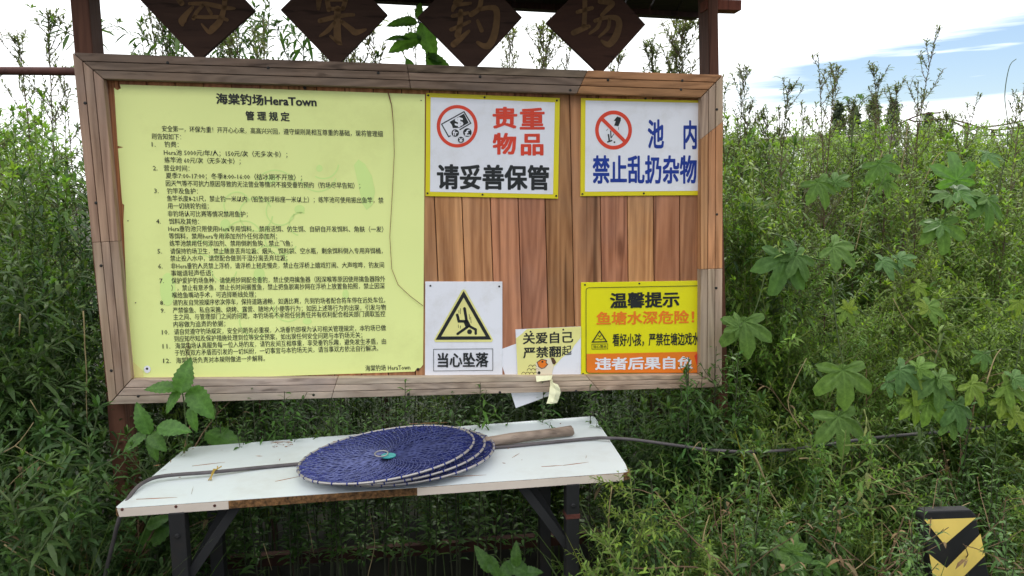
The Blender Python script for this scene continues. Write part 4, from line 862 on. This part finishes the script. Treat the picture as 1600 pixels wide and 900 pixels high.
def plant(kind, px, py, Y, rg, label, group, stuff=False, cat='weed', pick=None, lean=None):
    g = at(px, py, Y); h = max(.25, g.z)
    c = sorted(TPL[kind], key=lambda q: abs(q[0] - h))[:3]; top, ms = rg.choice(c) if pick is None else TPL[kind][pick]
    s_ = h / top; rz = rg.random() * 6.283
    if stuff: stuff_acc.append((ms, (g.x, g.y, 0), s_, rz, kind)); return
    r = thing(KIND[kind][0], (g.x, g.y, 0), label, cat, group); r.rotation_euler = lean or (0.06 * (rg.random() - .5), .06 * (rg.random() - .5), rz); r.scale = (s_, s_, s_)
    if lean: r.rotation_euler[2] = rz
    for n_, me in zip(('stem', 'leaves'), ms):
        o = bpy.data.objects.new(n_, me); C.objects.link(o); o.parent = r
    return r
rg = random.Random(42)
U = rg.uniform
# --- left of the board
G1 = ('leafy green weed in the dark thicket left of the notice board', 'weeds left of the notice board')
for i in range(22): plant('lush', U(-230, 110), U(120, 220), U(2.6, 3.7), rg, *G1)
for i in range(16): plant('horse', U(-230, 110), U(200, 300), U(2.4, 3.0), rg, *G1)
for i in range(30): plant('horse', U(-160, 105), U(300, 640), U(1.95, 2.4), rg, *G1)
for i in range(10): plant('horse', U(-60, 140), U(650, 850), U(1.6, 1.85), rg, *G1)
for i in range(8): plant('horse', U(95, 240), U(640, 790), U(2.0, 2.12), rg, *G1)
for px, py in ((38, 10), (62, 32), (3, 75), (98, 88)): plant('spire', px, py, U(3.0, 3.6), rg, 'thin grey green weed spire against the sky above the rusty pipe', 'spires left of the notice board')
# --- behind the board, backlit above the frame
G2 = ('wispy tall weed behind the notice board, seen between the plaques and the frame', 'weeds behind the notice board')
for i in range(16): plant('horse', U(165, 450), U(-70, 70), U(2.7, 3.5), rg, *G2)
for i in range(14): plant('spire', U(150, 640), U(-60, 70), U(2.7, 3.6), rg, *G2)
for px, py in ((765, 65), (800, 40), (815, 25), (850, 35), (862, 10), (880, 55), (900, 70), (985, 20), (1000, 55), (1015, 25), (1030, 10), (1042, 60), (1055, 95)): plant('spire', px, py, U(2.7, 3.6), rg, *G2)
# --- under the board and along the table's back edge
G3 = ('small leafy weed tip rising behind the table under the bottom rail', 'weeds between the table and the board')
for i in range(52):
    px = U(300, 985); bY = 2.2516 + (px - 640) * .000275; plant('sprig', px, U(612, 682), bY + U(-.055, .03) if px < 980 else bY, rg, *G3)
for px, py in ((700, 612), (732, 597), (835, 598), (620, 588), (395, 606), (335, 606), (560, 640), (440, 608), (960, 590), (930, 598)): plant('sprig', px, py, 2.2516 + (px - 640) * .000275 - .062, rg, *G3)
# --- right of the table and in front of the right post
G4 = ('bushy weed right of the table, in front of the board\'s right post', 'weeds in front of the right post')
for i in range(16): plant(rg.choice(['horse', 'sprig', 'sprig']), U(1010, 1165), U(540, 640), U(2.15, 2.27), rg, *G4)
for i in range(14): plant(rg.choice(['horse', 'fine']), U(985, 1180), U(610, 690), U(2.1, 2.3), rg, *G4)
for i in range(16): plant(rg.choice(['horse', 'fine', 'sprig']), U(985, 1200), U(722, 850), U(1.7, 1.86), rg, *G4)
# --- right thicket
G5 = ('small leaved weed in the lower thicket right of the notice board', 'low weeds right of the notice board')
for i in range(40): plant(rg.choice(['fine', 'fine', 'lush']), U(1140, 1680), U(430, 640), U(2.35, 2.9), rg, *G5)
for i in range(30): plant(rg.choice(['fine', 'horse', 'sprig']), U(1150, 1680), U(610, 700), U(2.12, 2.4), rg, *G5)
for i in range(30):
    px = U(1170, 1680)
    if 1350 < px < 1640: plant('sprig', px, U(715, 790), U(1.95, 2.05), rg, *G5); continue
    plant(rg.choice(['fine', 'horse', 'horse', 'sprig']), px, U(725, 860), U(1.7, 1.9), rg, *G5)
for px, py in ((1428, 838), (1568, 850), (1590, 800), (1420, 850), (1432, 800), (1450, 790), (1578, 870), (1410, 820), (1600, 880)): plant('sprig', px, py, U(1.58, 1.66), rg, *G5)
for px, py, Y in ((1210, 725, 1.86), (1245, 730, 1.9), (1290, 735, 1.88), (1330, 745, 1.9), (1190, 800, 1.72), (1370, 760, 1.92), (1310, 830, 1.7), (1400, 720, 1.98), (1440, 735, 1.95), (1600, 730, 1.95), (1560, 745, 1.9), (1500, 560, 2.25), (1250, 600, 2.2), (1380, 540, 2.3)):
    plant('twig', px, py, Y, rg, 'withered brown branching weed among the green weeds right of the table', 'withered weeds right of the table')
for px, py, Y in ((30, 640, 1.8), (40, 600, 1.95), (40, 780, 1.65), (20, 720, 1.85), (10, 540, 1.9)):
    plant('twig', px, py, Y, rg, 'withered brown branching weed in the dark thicket left of the table', 'withered weeds left of the table')
for px, py, Y in ((1060, 800, 1.75), (1180, 850, 1.65), (1280, 800, 1.75), (1400, 860, 1.62), (1590, 850, 1.62), (1030, 860, 1.66), (1340, 690, 2.1), (1560, 690, 2.1), (1220, 640, 2.25)):
    plant('grass', px, py, Y, rg, 'arching clump of long grass in the weeds right of the table', 'grass clumps right of the table', cat='grass')
for px, py, Y in ((40, 830, 1.6), (110, 800, 1.7), (-10, 760, 1.65)):
    plant('grass', px, py, Y, rg, 'arching clump of long grass in the weeds left of the table', 'grass clumps left of the table', cat='grass')
G6 = ('taller sunlit weed in the upper thicket right of the notice board', 'tall weeds right of the notice board')
for i in range(56): plant(rg.choice(['fine', 'fine', 'lush']), U(1125, 1760), U(180, 400), U(2.6, 4.0), rg, *G6)
for px, py in ((1168, 92), (1140, 150), (1288, 90), (1310, 84), (1268, 150), (1412, 52), (1440, 90), (1397, 130), (1473, 150), (1523, 165), (1572, 120), (1152, 118), (1187, 128), (1204, 165), (1243, 158), (1347, 150), (1380, 118), (1456, 128), (1500, 170), (1546, 158)):
    plant('spire', px, py, U(3.0, 4.0), rg, 'tall grey green weed spire against the sky right of the notice board', 'spires right of the notice board')
for i in range(16): plant(rg.choice(['fine', 'horse', 'lush']), U(1128, 1210), U(190, 430), U(2.5, 3.0), rg, *G6)
# --- the mass further back, too many to count: one object
for i in range(190): plant(rg.choice(['fine', 'fine', 'lush']), U(1110, 1900), U(172, 226), U(3.6, 7.0), rg, '', '', stuff=True)
for i in range(90): plant('lush', U(-500, 120), U(120, 220), U(3.2, 6.0), rg, '', '', stuff=True)
for i in range(45): plant('horse', U(150, 1130), U(160, 420), U(2.7, 3.8), rg, '', '', stuff=True)
for i in range(80): plant(rg.choice(['horse', 'fine']), U(170, 1150), U(560, 700), U(2.85, 3.4), rg, '', '', stuff=True)
for i in range(70): plant('horse', U(150, 1180), U(470, 640), U(3.4, 4.8), rg, '', '', stuff=True)
for i in range(22): plant('sprig', U(280, 1000), U(615, 670), U(2.36, 2.6), rg, '', '', stuff=True)
for i in range(60): plant('fine', U(1130, 1750), U(450, 700), U(2.4, 3.2), rg, '', '', stuff=True)
def merged(name, which, mat_pick):
    V, LV, LS, T, MI, off = [], [], [], [], [], 0; nf = 0
    for ms, loc, s_, rz, kind in stuff_acc:
        for mi, me in enumerate(ms):
            nv = len(me.vertices); co_ = np.empty(nv * 3, np.float32); me.vertices.foreach_get('co', co_); co_ = co_.reshape(-1, 3) * s_
            c_, n_ = cos(rz), sin(rz); co_ = np.stack([co_[:, 0] * c_ - co_[:, 1] * n_ + loc[0], co_[:, 0] * n_ + co_[:, 1] * c_ + loc[1], co_[:, 2] + loc[2]], 1)
            lv = np.empty(len(me.loops), np.int32); me.loops.foreach_get('vertex_index', lv); ls = np.empty(len(me.polygons), np.int32); me.polygons.foreach_get('loop_total', ls)
            tc_ = np.ones((nv, 4), np.float32)
            if 'tint' in me.color_attributes: b_ = np.empty(nv * 4, np.float32); me.color_attributes['tint'].data.foreach_get('color', b_); tc_ = b_.reshape(-1, 4)
            V.append(co_); LV.append(lv + off); LS.append(ls); T.append(tc_); MI.append(np.full(len(ls), 0 if mi == 0 else {'horse': 1, 'sprig': 1, 'fine': 2}.get(kind, 3), np.int32)); off += nv
    V, LV, LS, T, MI = map(np.concatenate, (V, LV, LS, T, MI))
    me = bpy.data.meshes.new(name); me.vertices.add(len(V)); me.vertices.foreach_set('co', V.ravel()); me.loops.add(len(LV)); me.loops.foreach_set('vertex_index', LV)
    me.polygons.add(len(LS)); me.polygons.foreach_set('loop_start', np.concatenate([[0], np.cumsum(LS)[:-1]]).astype(np.int32)); me.polygons.foreach_set('loop_total', LS); me.polygons.foreach_set('material_index', MI)
    for m in (SM['green'], LM['horse'], LM['fine'], LM['lush']): me.materials.append(m)
    a = me.color_attributes.new('tint', 'FLOAT_COLOR', 'POINT'); a.data.foreach_set('color', T.ravel()); me.update(calc_edges=True); me.validate()
    o = bpy.data.objects.new(name, me); C.objects.link(o); return o
o = merged('weed_thicket', None, None); tag(o, 'dense mass of green weeds growing beyond and behind the notice board', 'thicket', kind='stuff')

# ------------------------------------------------------------------ leaves with a real outline
def palmate(seed, lobes=5):
    rg = random.Random(seed); mb = MB(); nA, nR = 90, 5; mb.v = []
    ang = [0, 52, -52, 104, -104][:lobes] if lobes == 5 else [0, 55, -55]
    ln_ = [1.0, .93, .9, .66, .64]
    V = [Vector((0, 0, 0))]
    for r_ in range(1, nR + 1):
        for a in range(nA):
            th = -pi + 2 * pi * a / nA; dg = math.degrees(th); R = .16
            rib = 1
            for l_, (c, q) in enumerate(zip(ang, ln_)):
                dd = abs((dg - c + 180) % 360 - 180)
                x = max(0, 1 - (dd / 29) ** 1.55); R = max(R, .33 * (q if dd < 40 else 0) if abs(dg) < 135 else 0, q * (.30 + .70 * x ** .85) if x > 0 else 0); rib = min(rib, dd / 27)
            R *= 1 + .035 * sin(th * 23 + seed) + .02 * (rg.random() - .5)
            q = r_ / nR; z = -.34 * (q * R) ** 2 + .05 * R * q * sin(2 * th + seed) + .07 * q * R * min(rib, 1) * 1.3 + .02 * sin(9 * th + 5 * q)
            V.append(Vector((R * q * sin(th), -R * q * cos(th), z)))
    F = [(0, 1 + a, 1 + (a + 1) % nA) for a in range(nA)] + [(1 + (r_ - 1) * nA + a, 1 + r_ * nA + a, 1 + r_ * nA + (a + 1) % nA, 1 + (r_ - 1) * nA + (a + 1) % nA) for r_ in range(1, nR) for a in range(nA)]
    mb.add(V, F)
    for i in range(len(mb.c)):
        x, y, z = mb.v[i]; an = math.degrees(math.atan2(x, -y)); rr = math.hypot(x, y)
        v_ = min(abs((an - c + 180) % 360 - 180) for c in ang) * rr * pi / 180
        k = 1.22 if v_ < .022 else 1.0; k *= 1 + .08 * mnoise.noise(Vector((x * 4, y * 4, seed))); mb.c[i] = (k, k, k * .98)
    return mb
def ovate(seed, wd=.52, serr=.02):
    rg = random.Random(seed); mb = MB(); nL, nW = 16, 3; V, K = [], []
    for i in range(nL + 1):
        t = i / nL; w_ = wd / 2 * (sin(pi * min(1, t ** .72)) ** .8) * (1 if t < .98 else .2)
        for j in range(-nW, nW + 1):
            u = j / nW; w2 = w_ * (1 + (serr * 4 * (-1) ** i if abs(j) == nW else 0)); z = .16 * abs(u) * w_ * 2 * .6 - .28 * t * t + .012 * sin(11 * t + 2 * u + seed) + (.01 if i % 2 and abs(j) in (1, 2) else 0)
            V.append(Vector((u * w2, -t, z))); K.append(1.2 if j == 0 else (1.06 if i % 3 == 0 else .97))
    m_ = 2 * nW + 1; mb.add(V, [(i * m_ + j, i * m_ + j + 1, (i + 1) * m_ + j + 1, (i + 1) * m_ + j) for i in range(nL) for j in range(m_ - 1)])
    mb.c = [(k, k, k) for k in K]; return mb
def leafmesh(mb, mat, nm='leaf'):
    o = mb.build(nm, mat, None, smooth=True, loc=(0, 0, 0)); me = o.data; bpy.data.objects.remove(o); return me
PALM = [leafmesh(palmate(s, 5), LM['vine']) for s in (1, 2, 3, 4)]; PALMV = [leafmesh(palmate(s, 5), LM['vivid']) for s in (8, 9, 11)]; PALMP = [leafmesh(palmate(s, 5), LM['broad']) for s in (5, 6)]
OVA = [leafmesh(ovate(s, w_), LM['broad']) for s, w_ in ((1, .5), (2, .58), (3, .44))]
WILT = [leafmesh(ovate(7, .3, .05), LM['wilt'])]
def put_leaf(parent, me, p, size, tipdir, normal, label=None):
    t = tipdir.normalized(); n = (normal - t * normal.dot(t)).normalized(); x = (-t).cross(n)   # local -Y is the tip
    o = bpy.data.objects.new('leaf', me); C.objects.link(o); o.parent = parent
    m = Matrix((x, -t, n)).transposed().to_4x4()
    o.matrix_local = Matrix.Translation(p - wloc(parent)) @ m @ Matrix.Scale(size, 4)
    if label: o['label'] = label
    return o
TOV = Vector((0, -1, 0))
def screen_dir(deg, tow=.3):
    """a direction given as seen by the viewer: 0 right, 90 up; tow leans it towards the viewer"""
    a = radians(deg); return (Rt * cos(a) + Up * sin(a) - Fw * tow).normalized()
def vine(label, leaves, stem, Y, name='climbing_vine', meshes=PALM, cat='vine', mat='green', srad=.0022, group=None, petiole=True):
    S = [at(x, y, Y if len(q) == 0 else q[0]) for x, y, *q in stem]; t_ = thing(name, S[0], label, cat, group); rg2 = random.Random(int(stem[0][0]))
    mb = MB(); sp_ = spline(S, 6); mb.tube(sp_, [srad * (1 - .5 * i / len(sp_)) for i in range(len(sp_))], 6)
    ends = []
    for L in leaves:
        x, y, sz, deg, tow, nz = L[:6]; dY = L[6] if len(L) > 6 else 0
        p = at(x, y, Y - .05 + dY); td = screen_dir(deg, tow); nrm = (UPV * nz + TOV + Rt * (rg2.random() - .5) * .6).normalized()
        big = meshes is OVA or meshes[0] in OVA; size = sz / FPX * p.y * (.92 if big else .70 * rg2.uniform(.9, 1.1))
        base = p - td * size * (.5 if big else .35)
        put_leaf(t_, meshes[rg2.randrange(len(meshes))], base, size, td, nrm)
        if petiole:
            q = min(sp_, key=lambda v: (v - base).length)
            mb.tube(spline([base, (base + q) / 2 + UPV * .012, q], 4), srad * .55, 5)
    mb.build('stem', SM[mat], t_, smooth=True); return t_
vine('climbing vine whose big blue green lobed leaves hang over the cable, right thicket', [(1320, 600, 92, -88, .25, .5), (1316, 672, 92, -80, .35, .9), (1358, 690, 30, -60, .3, .5)], [(1300, 440), (1308, 520), (1318, 575), (1322, 640)], 2.08)
vine('climbing vine with a bright cluster of yellowish lobed leaves, right thicket above the cable', [(1418, 588, 60, -40, .3, 1.0), (1432, 600, 70, -80, .5, .7), (1467, 608, 78, -85, .4, .5), (1430, 640, 62, -75, .2, .3), (1462, 640, 60, -50, .3, .5), (1500, 648, 64, -75, .3, .5), (1527, 612, 52, -55, .3, .6), (1395, 603, 42, -30, .3, 1.2), (1478, 590, 40, 10, .2, .9), (1445, 572, 40, 20, .2, 1.0), (1488, 668, 44, -75, .3, .4)], [(1475, 520), (1462, 560), (1455, 595), (1490, 630), (1530, 610)], 2.06, meshes=PALMV + PALM[:1])
vine('climbing vine with pale lobed leaves in the middle of the right thicket', [(1222, 422, 82, -110, .3, .5), (1252, 412, 55, -60, .3, .7), (1316, 394, 66, -35, .35, 1.1), (1392, 412, 62, -20, .2, 1.6), (1415, 402, 40, 20, .2, 1.4), (1236, 385, 34, 130, .2, 1)], [(1205, 365), (1240, 375), (1262, 400), (1300, 405), (1330, 370), (1360, 320), (1385, 270)], 2.35)
vine('climbing vine with dull green leaves drooping at the upper right thicket', [(1285, 298, 66, -65, .2, .4), (1380, 268, 52, -70, .2, .4), (1386, 292, 40, -80, .2, .4), (1186, 322, 54, 20, .2, 1.2), (1168, 322, 30, 200, .2, 1.2), (1312, 280, 34, 40, .2, 1)], [(1165, 300), (1200, 330), (1240, 350), (1300, 300), (1385, 255)], 2.75)
vine('climbing vine with broad lobed leaves high at the right edge of the thicket', [(1474, 365, 66, -85, .3, .9), (1546, 328, 64, -85, .3, .9), (1512, 300, 62, -5, .2, 1.3), (1495, 265, 72, 95, .1, -.2), (1552, 242, 50, -10, .2, 1.5), (1462, 352, 40, 190, .2, 1.2), (1535, 305, 40, 150, .2, 1.3), (1475, 305, 40, 185, .2, 1.5)], [(1475, 365), (1477, 330), (1478, 300), (1490, 290), (1548, 315), (1570, 250), (1575, 200), (1570, 150), (1577, 105), (1588, 92)], 2.45, meshes=PALM + PALMP[:1])
vine('climbing vine with torn pale leaves at the far right edge, above the guard post', [(1585, 610, 56, -30, .3, 1.0), (1574, 632, 50, -50, .3, .6), (1538, 562, 42, -90, .3, .5), (1592, 655, 46, -60, .3, .7), (1595, 590, 40, 10, .2, 1.2)], [(1600, 500), (1590, 560), (1580, 600), (1560, 640)], 2.1, meshes=PALM[:2] + PALMV)
vine('lone drooping lobed leaf vine beside the yellow sign, right of the frame', [(1166, 522, 84, -85, .3, .5), (1148, 505, 40, 140, .2, .9)], [(1195, 430), (1185, 470), (1172, 505)], 2.3)
vine('yellow green leaved vine in the middle of the right thicket', [(1462, 484, 50, -20, .2, .9), (1445, 478, 30, 150, .2, 1.), (1440, 452, 32, -40, .2, .8), (1327, 490, 36, -60, .3, .6), (1328, 478, 26, 60, .2, .8), (1592, 480, 34, -90, .2, .6)], [(1300, 430), (1325, 470), (1380, 500), (1450, 470)], 2.3, meshes=PALMV)
vine('low vine with dark lobed leaves at the bottom of the right thicket', [(1246, 880, 64, -60, .4, 1.2), (1225, 868, 52, 160, .3, 1.2), (1290, 888, 46, -70, .3, .8), (1240, 852, 40, 80, .2, 1.0)], [(1225, 930), (1235, 890), (1250, 865), (1285, 870)], 1.72)
vine('arching vine tip reaching across the sky right of the board', [(1322, 152, 13, 190, .1, 1.6), (1345, 150, 10, 60, .1, .5)], [(1330, 230), (1335, 180), (1350, 155), (1372, 144), (1390, 144), (1402, 150)], 3.0, meshes=PALM)
vine('wilted pale leaves hanging on thin stalks in the right thicket', [(1345, 768, 46, -100, .1, .1), (1356, 748, 42, -85, .1, .1), (1352, 785, 30, -60, .1, .1), (1353, 672, 24, -95, .1, .1)], [(1350, 640), (1362, 690), (1358, 730), (1342, 755)], 1.98, meshes=WILT, mat='tan', name='wilted_vine')
# broad leaved sprigs
vine('sprig of broad bright green leaves overlapping the bottom left corner of the frame', [(287, 588, 62, 78, .1, .2), (252, 604, 58, 172, .3, 1.1), (268, 626, 46, 235, .4, .8), (312, 628, 70, -48, .4, .7), (300, 655, 46, -80, .3, .3)], [(290, 760), (292, 690), (287, 625), (283, 610)], 2.02, name='broad_leaf_sprig', meshes=OVA, cat='plant', srad=.003, petiole=True)
vine('sprig of broad leaves at the back left corner of the white table', [(222, 656, 60, 110, .3, .7), (268, 668, 64, 4, .3, 1.0), (208, 690, 50, 215, .4, .9), (238, 700, 48, -75, .4, .3), (245, 690, 44, -40, .3, .4)], [(250, 800), (245, 730), (238, 680), (235, 672)], 2.0, name='broad_leaf_sprig', meshes=OVA, cat='plant', srad=.003)
t_ = vine('large dark broad leaf drooping onto the back left of the tabletop', [(352, 686, 78, -14, .15, 2.2, .02)], [(300, 760), (310, 700), (325, 680)], 2.13, name='broad_leaf_sprig', meshes=OVA[1:2], cat='plant', srad=.003)
vine('tall broad leaved sprig against the white sky between the second and third plaques', [(628, 33, 52, 178, .2, .8), (632, 66, 60, 200, .2, .4), (620, 58, 40, 175, .3, 1.2), (668, 62, 66, -75, .1, .2), (655, 16, 30, 80, .1, .2), (690, 98, 54, -30, .2, .9), (680, 100, 44, -60, .1, .3), (640, 100, 26, 110, .1, .4), (612, 105, 26, 160, .1, .5), (672, 20, 40, 30, .1, .3)], [(668, 200), (667, 110), (665, 70), (656, 40), (650, 5)], 2.55, name='broad_leaf_sprig', meshes=OVA, cat='plant', srad=.004)
vine('dark broad leaved sprig in the shade under the table', [(757, 875, 56, 120, .2, .6), (772, 888, 50, -60, .3, .9), (806, 868, 46, 95, .2, .5), (812, 888, 52, -20, .3, .9), (790, 893, 44, -130, .3, .8), (830, 893, 40, 10, .3, .9)], [(790, 980), (788, 900), (785, 880)], 1.95, name='broad_leaf_sprig', meshes=OVA, cat='plant', srad=.003)
vine('pale underside leaf hanging under the left end of the table', [(235, 840, 74, -150, .2, .3), (245, 815, 50, 30, .2, .5)], [(225, 930), (235, 870), (245, 820)], 1.98, name='broad_leaf_sprig', meshes=OVA, cat='plant', srad=.003)
# ------------------------------------------------------------------ dry stalks and twigs
ST = [([(-20, 720), (24, 697), (52, 660)], 1.75, .0026), ([(24, 697), (60, 715), (105, 735)], 1.76, .002), ([(8, 850), (45, 878), (92, 902)], 1.6, .003), ([(0, 770), (30, 740), (62, 715)], 1.74, .002), ([(32, 490), (32, 525)], 2.0, .003), ([(48, 625), (62, 648)], 1.9, .002), ([(130, 485), (134, 560), (136, 660)], 2.02, .003), ([(165, 745), (172, 770)], 1.9, .004), ([(955, 760), (950, 820), (956, 900)], 1.72, .0025), ([(1095, 855), (1100, 830), (1108, 805)], 1.75, .0035), ([(1055, 815), (1085, 800), (1110, 783)], 1.8, .0016), ([(1178, 710), (1205, 770), (1240, 820)], 1.85, .004), ([(1250, 668), (1230, 625), (1262, 560)], 2.0, .002), ([(1360, 742), (1400, 765), (1436, 778)], 1.9, .0028), ([(1272, 835), (1300, 800), (1315, 775)], 1.88, .0035), ([(1292, 818), (1318, 808), (1336, 800)], 1.9, .0025), ([(1322, 898), (1345, 882), (1368, 862)], 1.75, .0022), ([(1385, 695), (1405, 715), (1420, 735)], 1.95, .0018), ([(1495, 795), (1515, 785)], 1.85, .002), ([(1395, 465), (1430, 520), (1470, 560)], 2.2, .0022), ([(1250, 717), (1275, 717), (1300, 718)], 2.0, .0035), ([(1080, 705), (1095, 690), (1101, 715)], 2.0, .002), ([(1541, 600), (1552, 560), (1562, 545)], 2.0, .003), ([(1180, 280), (1210, 310), (1222, 350)], 2.6, .002), ([(1335, 390), (1345, 350), (1358, 300), (1380, 235)], 2.7, .003), ([(1400, 300), (1412, 240), (1420, 190)], 3.1, .004), ([(1440, 290), (1460, 250), (1475, 235)], 2.9, .003), ([(575, 900), (585, 850), (578, 800)], 2.0, .0018), ([(480, 815), (488, 850), (492, 870)], 1.95, .0014), ([(412, 850), (425, 890)], 1.85, .0014)]
for i, (pts, Y, r_) in enumerate(ST):
    P = [at(x, y, Y + .02 * k) for k, (x, y) in enumerate(pts)]
    if len(P) > 2: P = spline(P, 4)
    mb = MB(); mb.tube([p + Vector((.006 * mnoise.noise(p * 9), 0, .006 * mnoise.noise(p * 9 + Vector((5, 5, 5))))) for p in P], [r_ * .68 * (1 - .5 * k / len(P)) for k in range(len(P))], 5); px = pts[0][0]
    side = 'left of the table' if px < 240 else ('in the shade under the table' if px < 700 else ('right of the table' if px < 1160 else 'in the right thicket'))
    o = mb.build('dry_stalk', mt['drystem'], None, smooth=True, loc=P[0]); tag(o, 'thin straw coloured dry stalk caught in the weeds ' + side, 'stalk', 'dry stalks ' + side)
# ------------------------------------------------------------------ far off: poplars, field edge, straw mats on poles
def poplar(px, pytop, wpx, Y, seed):
    rg = random.Random(seed); tp_ = at(px, pytop, Y); h = tp_.z; b_ = Vector((tp_.x, tp_.y, 0)); R = wpx / FPX * Y * .66
    t_ = thing('poplar_tree', b_, POPL[seed], 'tree', 'far poplar trees')
    mb = MB(); mb.tube([b_, b_ + UPV * h * .5, b_ + UPV * h * .9], [.22, .15, .04], 7); mb.build('trunk', SM['bark'], t_)
    mb = MB()
    cl = []
    for i in range(110):
        t = .06 + .92 * rg.random(); pf = (min(1, t / .3) ** .7) * (1 - max(0, (t - .35) / .68) ** 1.8); r_ = R * pf * rg.random() ** .5 * rg.uniform(.75, 1.1); a = rg.random() * 6.28
        cl.append((b_ + Vector((cos(a) * r_, sin(a) * r_, h * t * .97)), R * (.10 + .36 * rg.random() * (.3 + pf))))
    for c, q in cl:
        k = .75 + .5 * rg.random()
        for j in range(46):
            d_ = Vector((rg.gauss(0, 1), rg.gauss(0, 1), rg.gauss(0, 1.7))) * q * .55; p = c + d_
            if p.z > h: continue
            l = .16 + .16 * rg.random(); leaf(mb, p, Vector((rg.gauss(0, 1), rg.gauss(0, 1), rg.gauss(.6, 1))), l, l * .7, rg, .2, (k, k, k), .3)
    mb.build('crown', LM['far'], t_)
POPL = {1: 'dark narrow poplar, leftmost of the far row under the clouds', 2: 'dark narrow poplar, second from left in the far row', 3: 'leaning dark poplar in the middle of the far row', 4: 'tallest dark poplar, fourth in the far row beside the tall spire', 5: 'short rounded far tree, rightmost beyond the straw mats', 6: 'far poplar at the right edge beyond the poles'}
for i, (px, py, wd_) in enumerate(((1311, 158, 27), (1337, 164, 24), (1366, 150, 28), (1397, 152, 28), (1452, 172, 26), (1596, 190, 32))): poplar(px, py, wd_, 48 + 3 * i, i + 1)
mb = MB(); rg = random.Random(77)
for i in range(5200):
    x = U(-60, 90); y = U(55, 75); hh = 2.6 + 1.4 * mnoise.noise(Vector((x * .15, 3, 0))) + .8 * mnoise.noise(Vector((x * .6, 9, 0)))
    p = Vector((x, y, U(0, 1) ** .6 * hh)); l = .5 * (.5 + rg.random()); leaf(mb, p, Vector((rg.gauss(0, 1), rg.gauss(0, 1), rg.gauss(.4, 1))), l, l * .6, rg, .2, (1, 1, 1), .4)
o = mb.build('far_hedge', LM['far'], None); tag(o, 'far hazy hedge line closing the field behind the weeds', 'hedge', kind='stuff')
# straw mats laid over a low frame of poles
mat_straw = wood('grey_straw_mat', (.10, .085, .07), (.30, .26, .22), 'X', grain=.8, use_tint=False)
for k, (x0, x1, y0, Y, lab) in enumerate(((1128, 1262, 222, 8.0, 'weathered grey straw mat lying on a low frame just right of the notice board'), (1290, 1400, 216, 9.0, 'weathered brown straw mat lying on a low frame below the far poplars'))):
    a, b = at(x0, y0, Y), at(x1, y0 - 2, Y + .4); t_ = thing('straw_mat', ((a + b) / 2 - UPV * (a.z)), lab, 'mat')
    mb = MB(); n = 12; rg3 = random.Random(k)
    tops = [a + (b - a) * (i / n) + UPV * .04 * rg3.random() for i in range(n + 1)]; V = []
    for p in tops: V += [p, p + Vector((0, 1.6, .12)), p + Vector((0, 1.6, .04)), p - UPV * (.08 + .05 * rg3.random())]
    mb.add(V, [(i * 4 + j, i * 4 + (j + 1) % 4, i * 4 + 4 + (j + 1) % 4, i * 4 + 4 + j) for i in range(n) for j in range(4)] + [(0, 1, 2, 3), (n * 4 + 3, n * 4 + 2, n * 4 + 1, n * 4)]); mb.build('mat', mat_straw, t_)
    for q in (.1, .5, .9):
        p = a + (b - a) * q + Vector((0, .4, -.08)); mb = MB(); mb.tube([Vector((p.x, p.y, 0)), p], .03, 7); mb.build('pole', SM['bark'], t_)
t_ = thing('pole_frame', at(1530, 300, 8.5) * 1, 'rickety frame of thin poles and sagging wires at the right edge, before the far trees', 'frame'); t_.location.z = 0
for px, py in ((1511, 194), (1552, 203), (1436, 192)):
    p = at(px, py, 8.5); mb = MB(); mb.tube([Vector((p.x, p.y, 0)), p], .022, 6); mb.build('pole', SM['bark'], t_)
for pts in ([(1420, 187), (1436, 190), (1480, 186), (1511, 193), (1552, 203), (1620, 196)], [(1480, 184), (1511, 199), (1560, 196), (1620, 184)], [(1500, 207), (1552, 212), (1620, 205)], [(1400, 196), (1436, 180), (1470, 176)]):
    mb = MB(); mb.tube(spline([at(x, y, 8.45) for x, y in pts], 4), .009, 5); mb.build('wire', mt['rust'], t_)
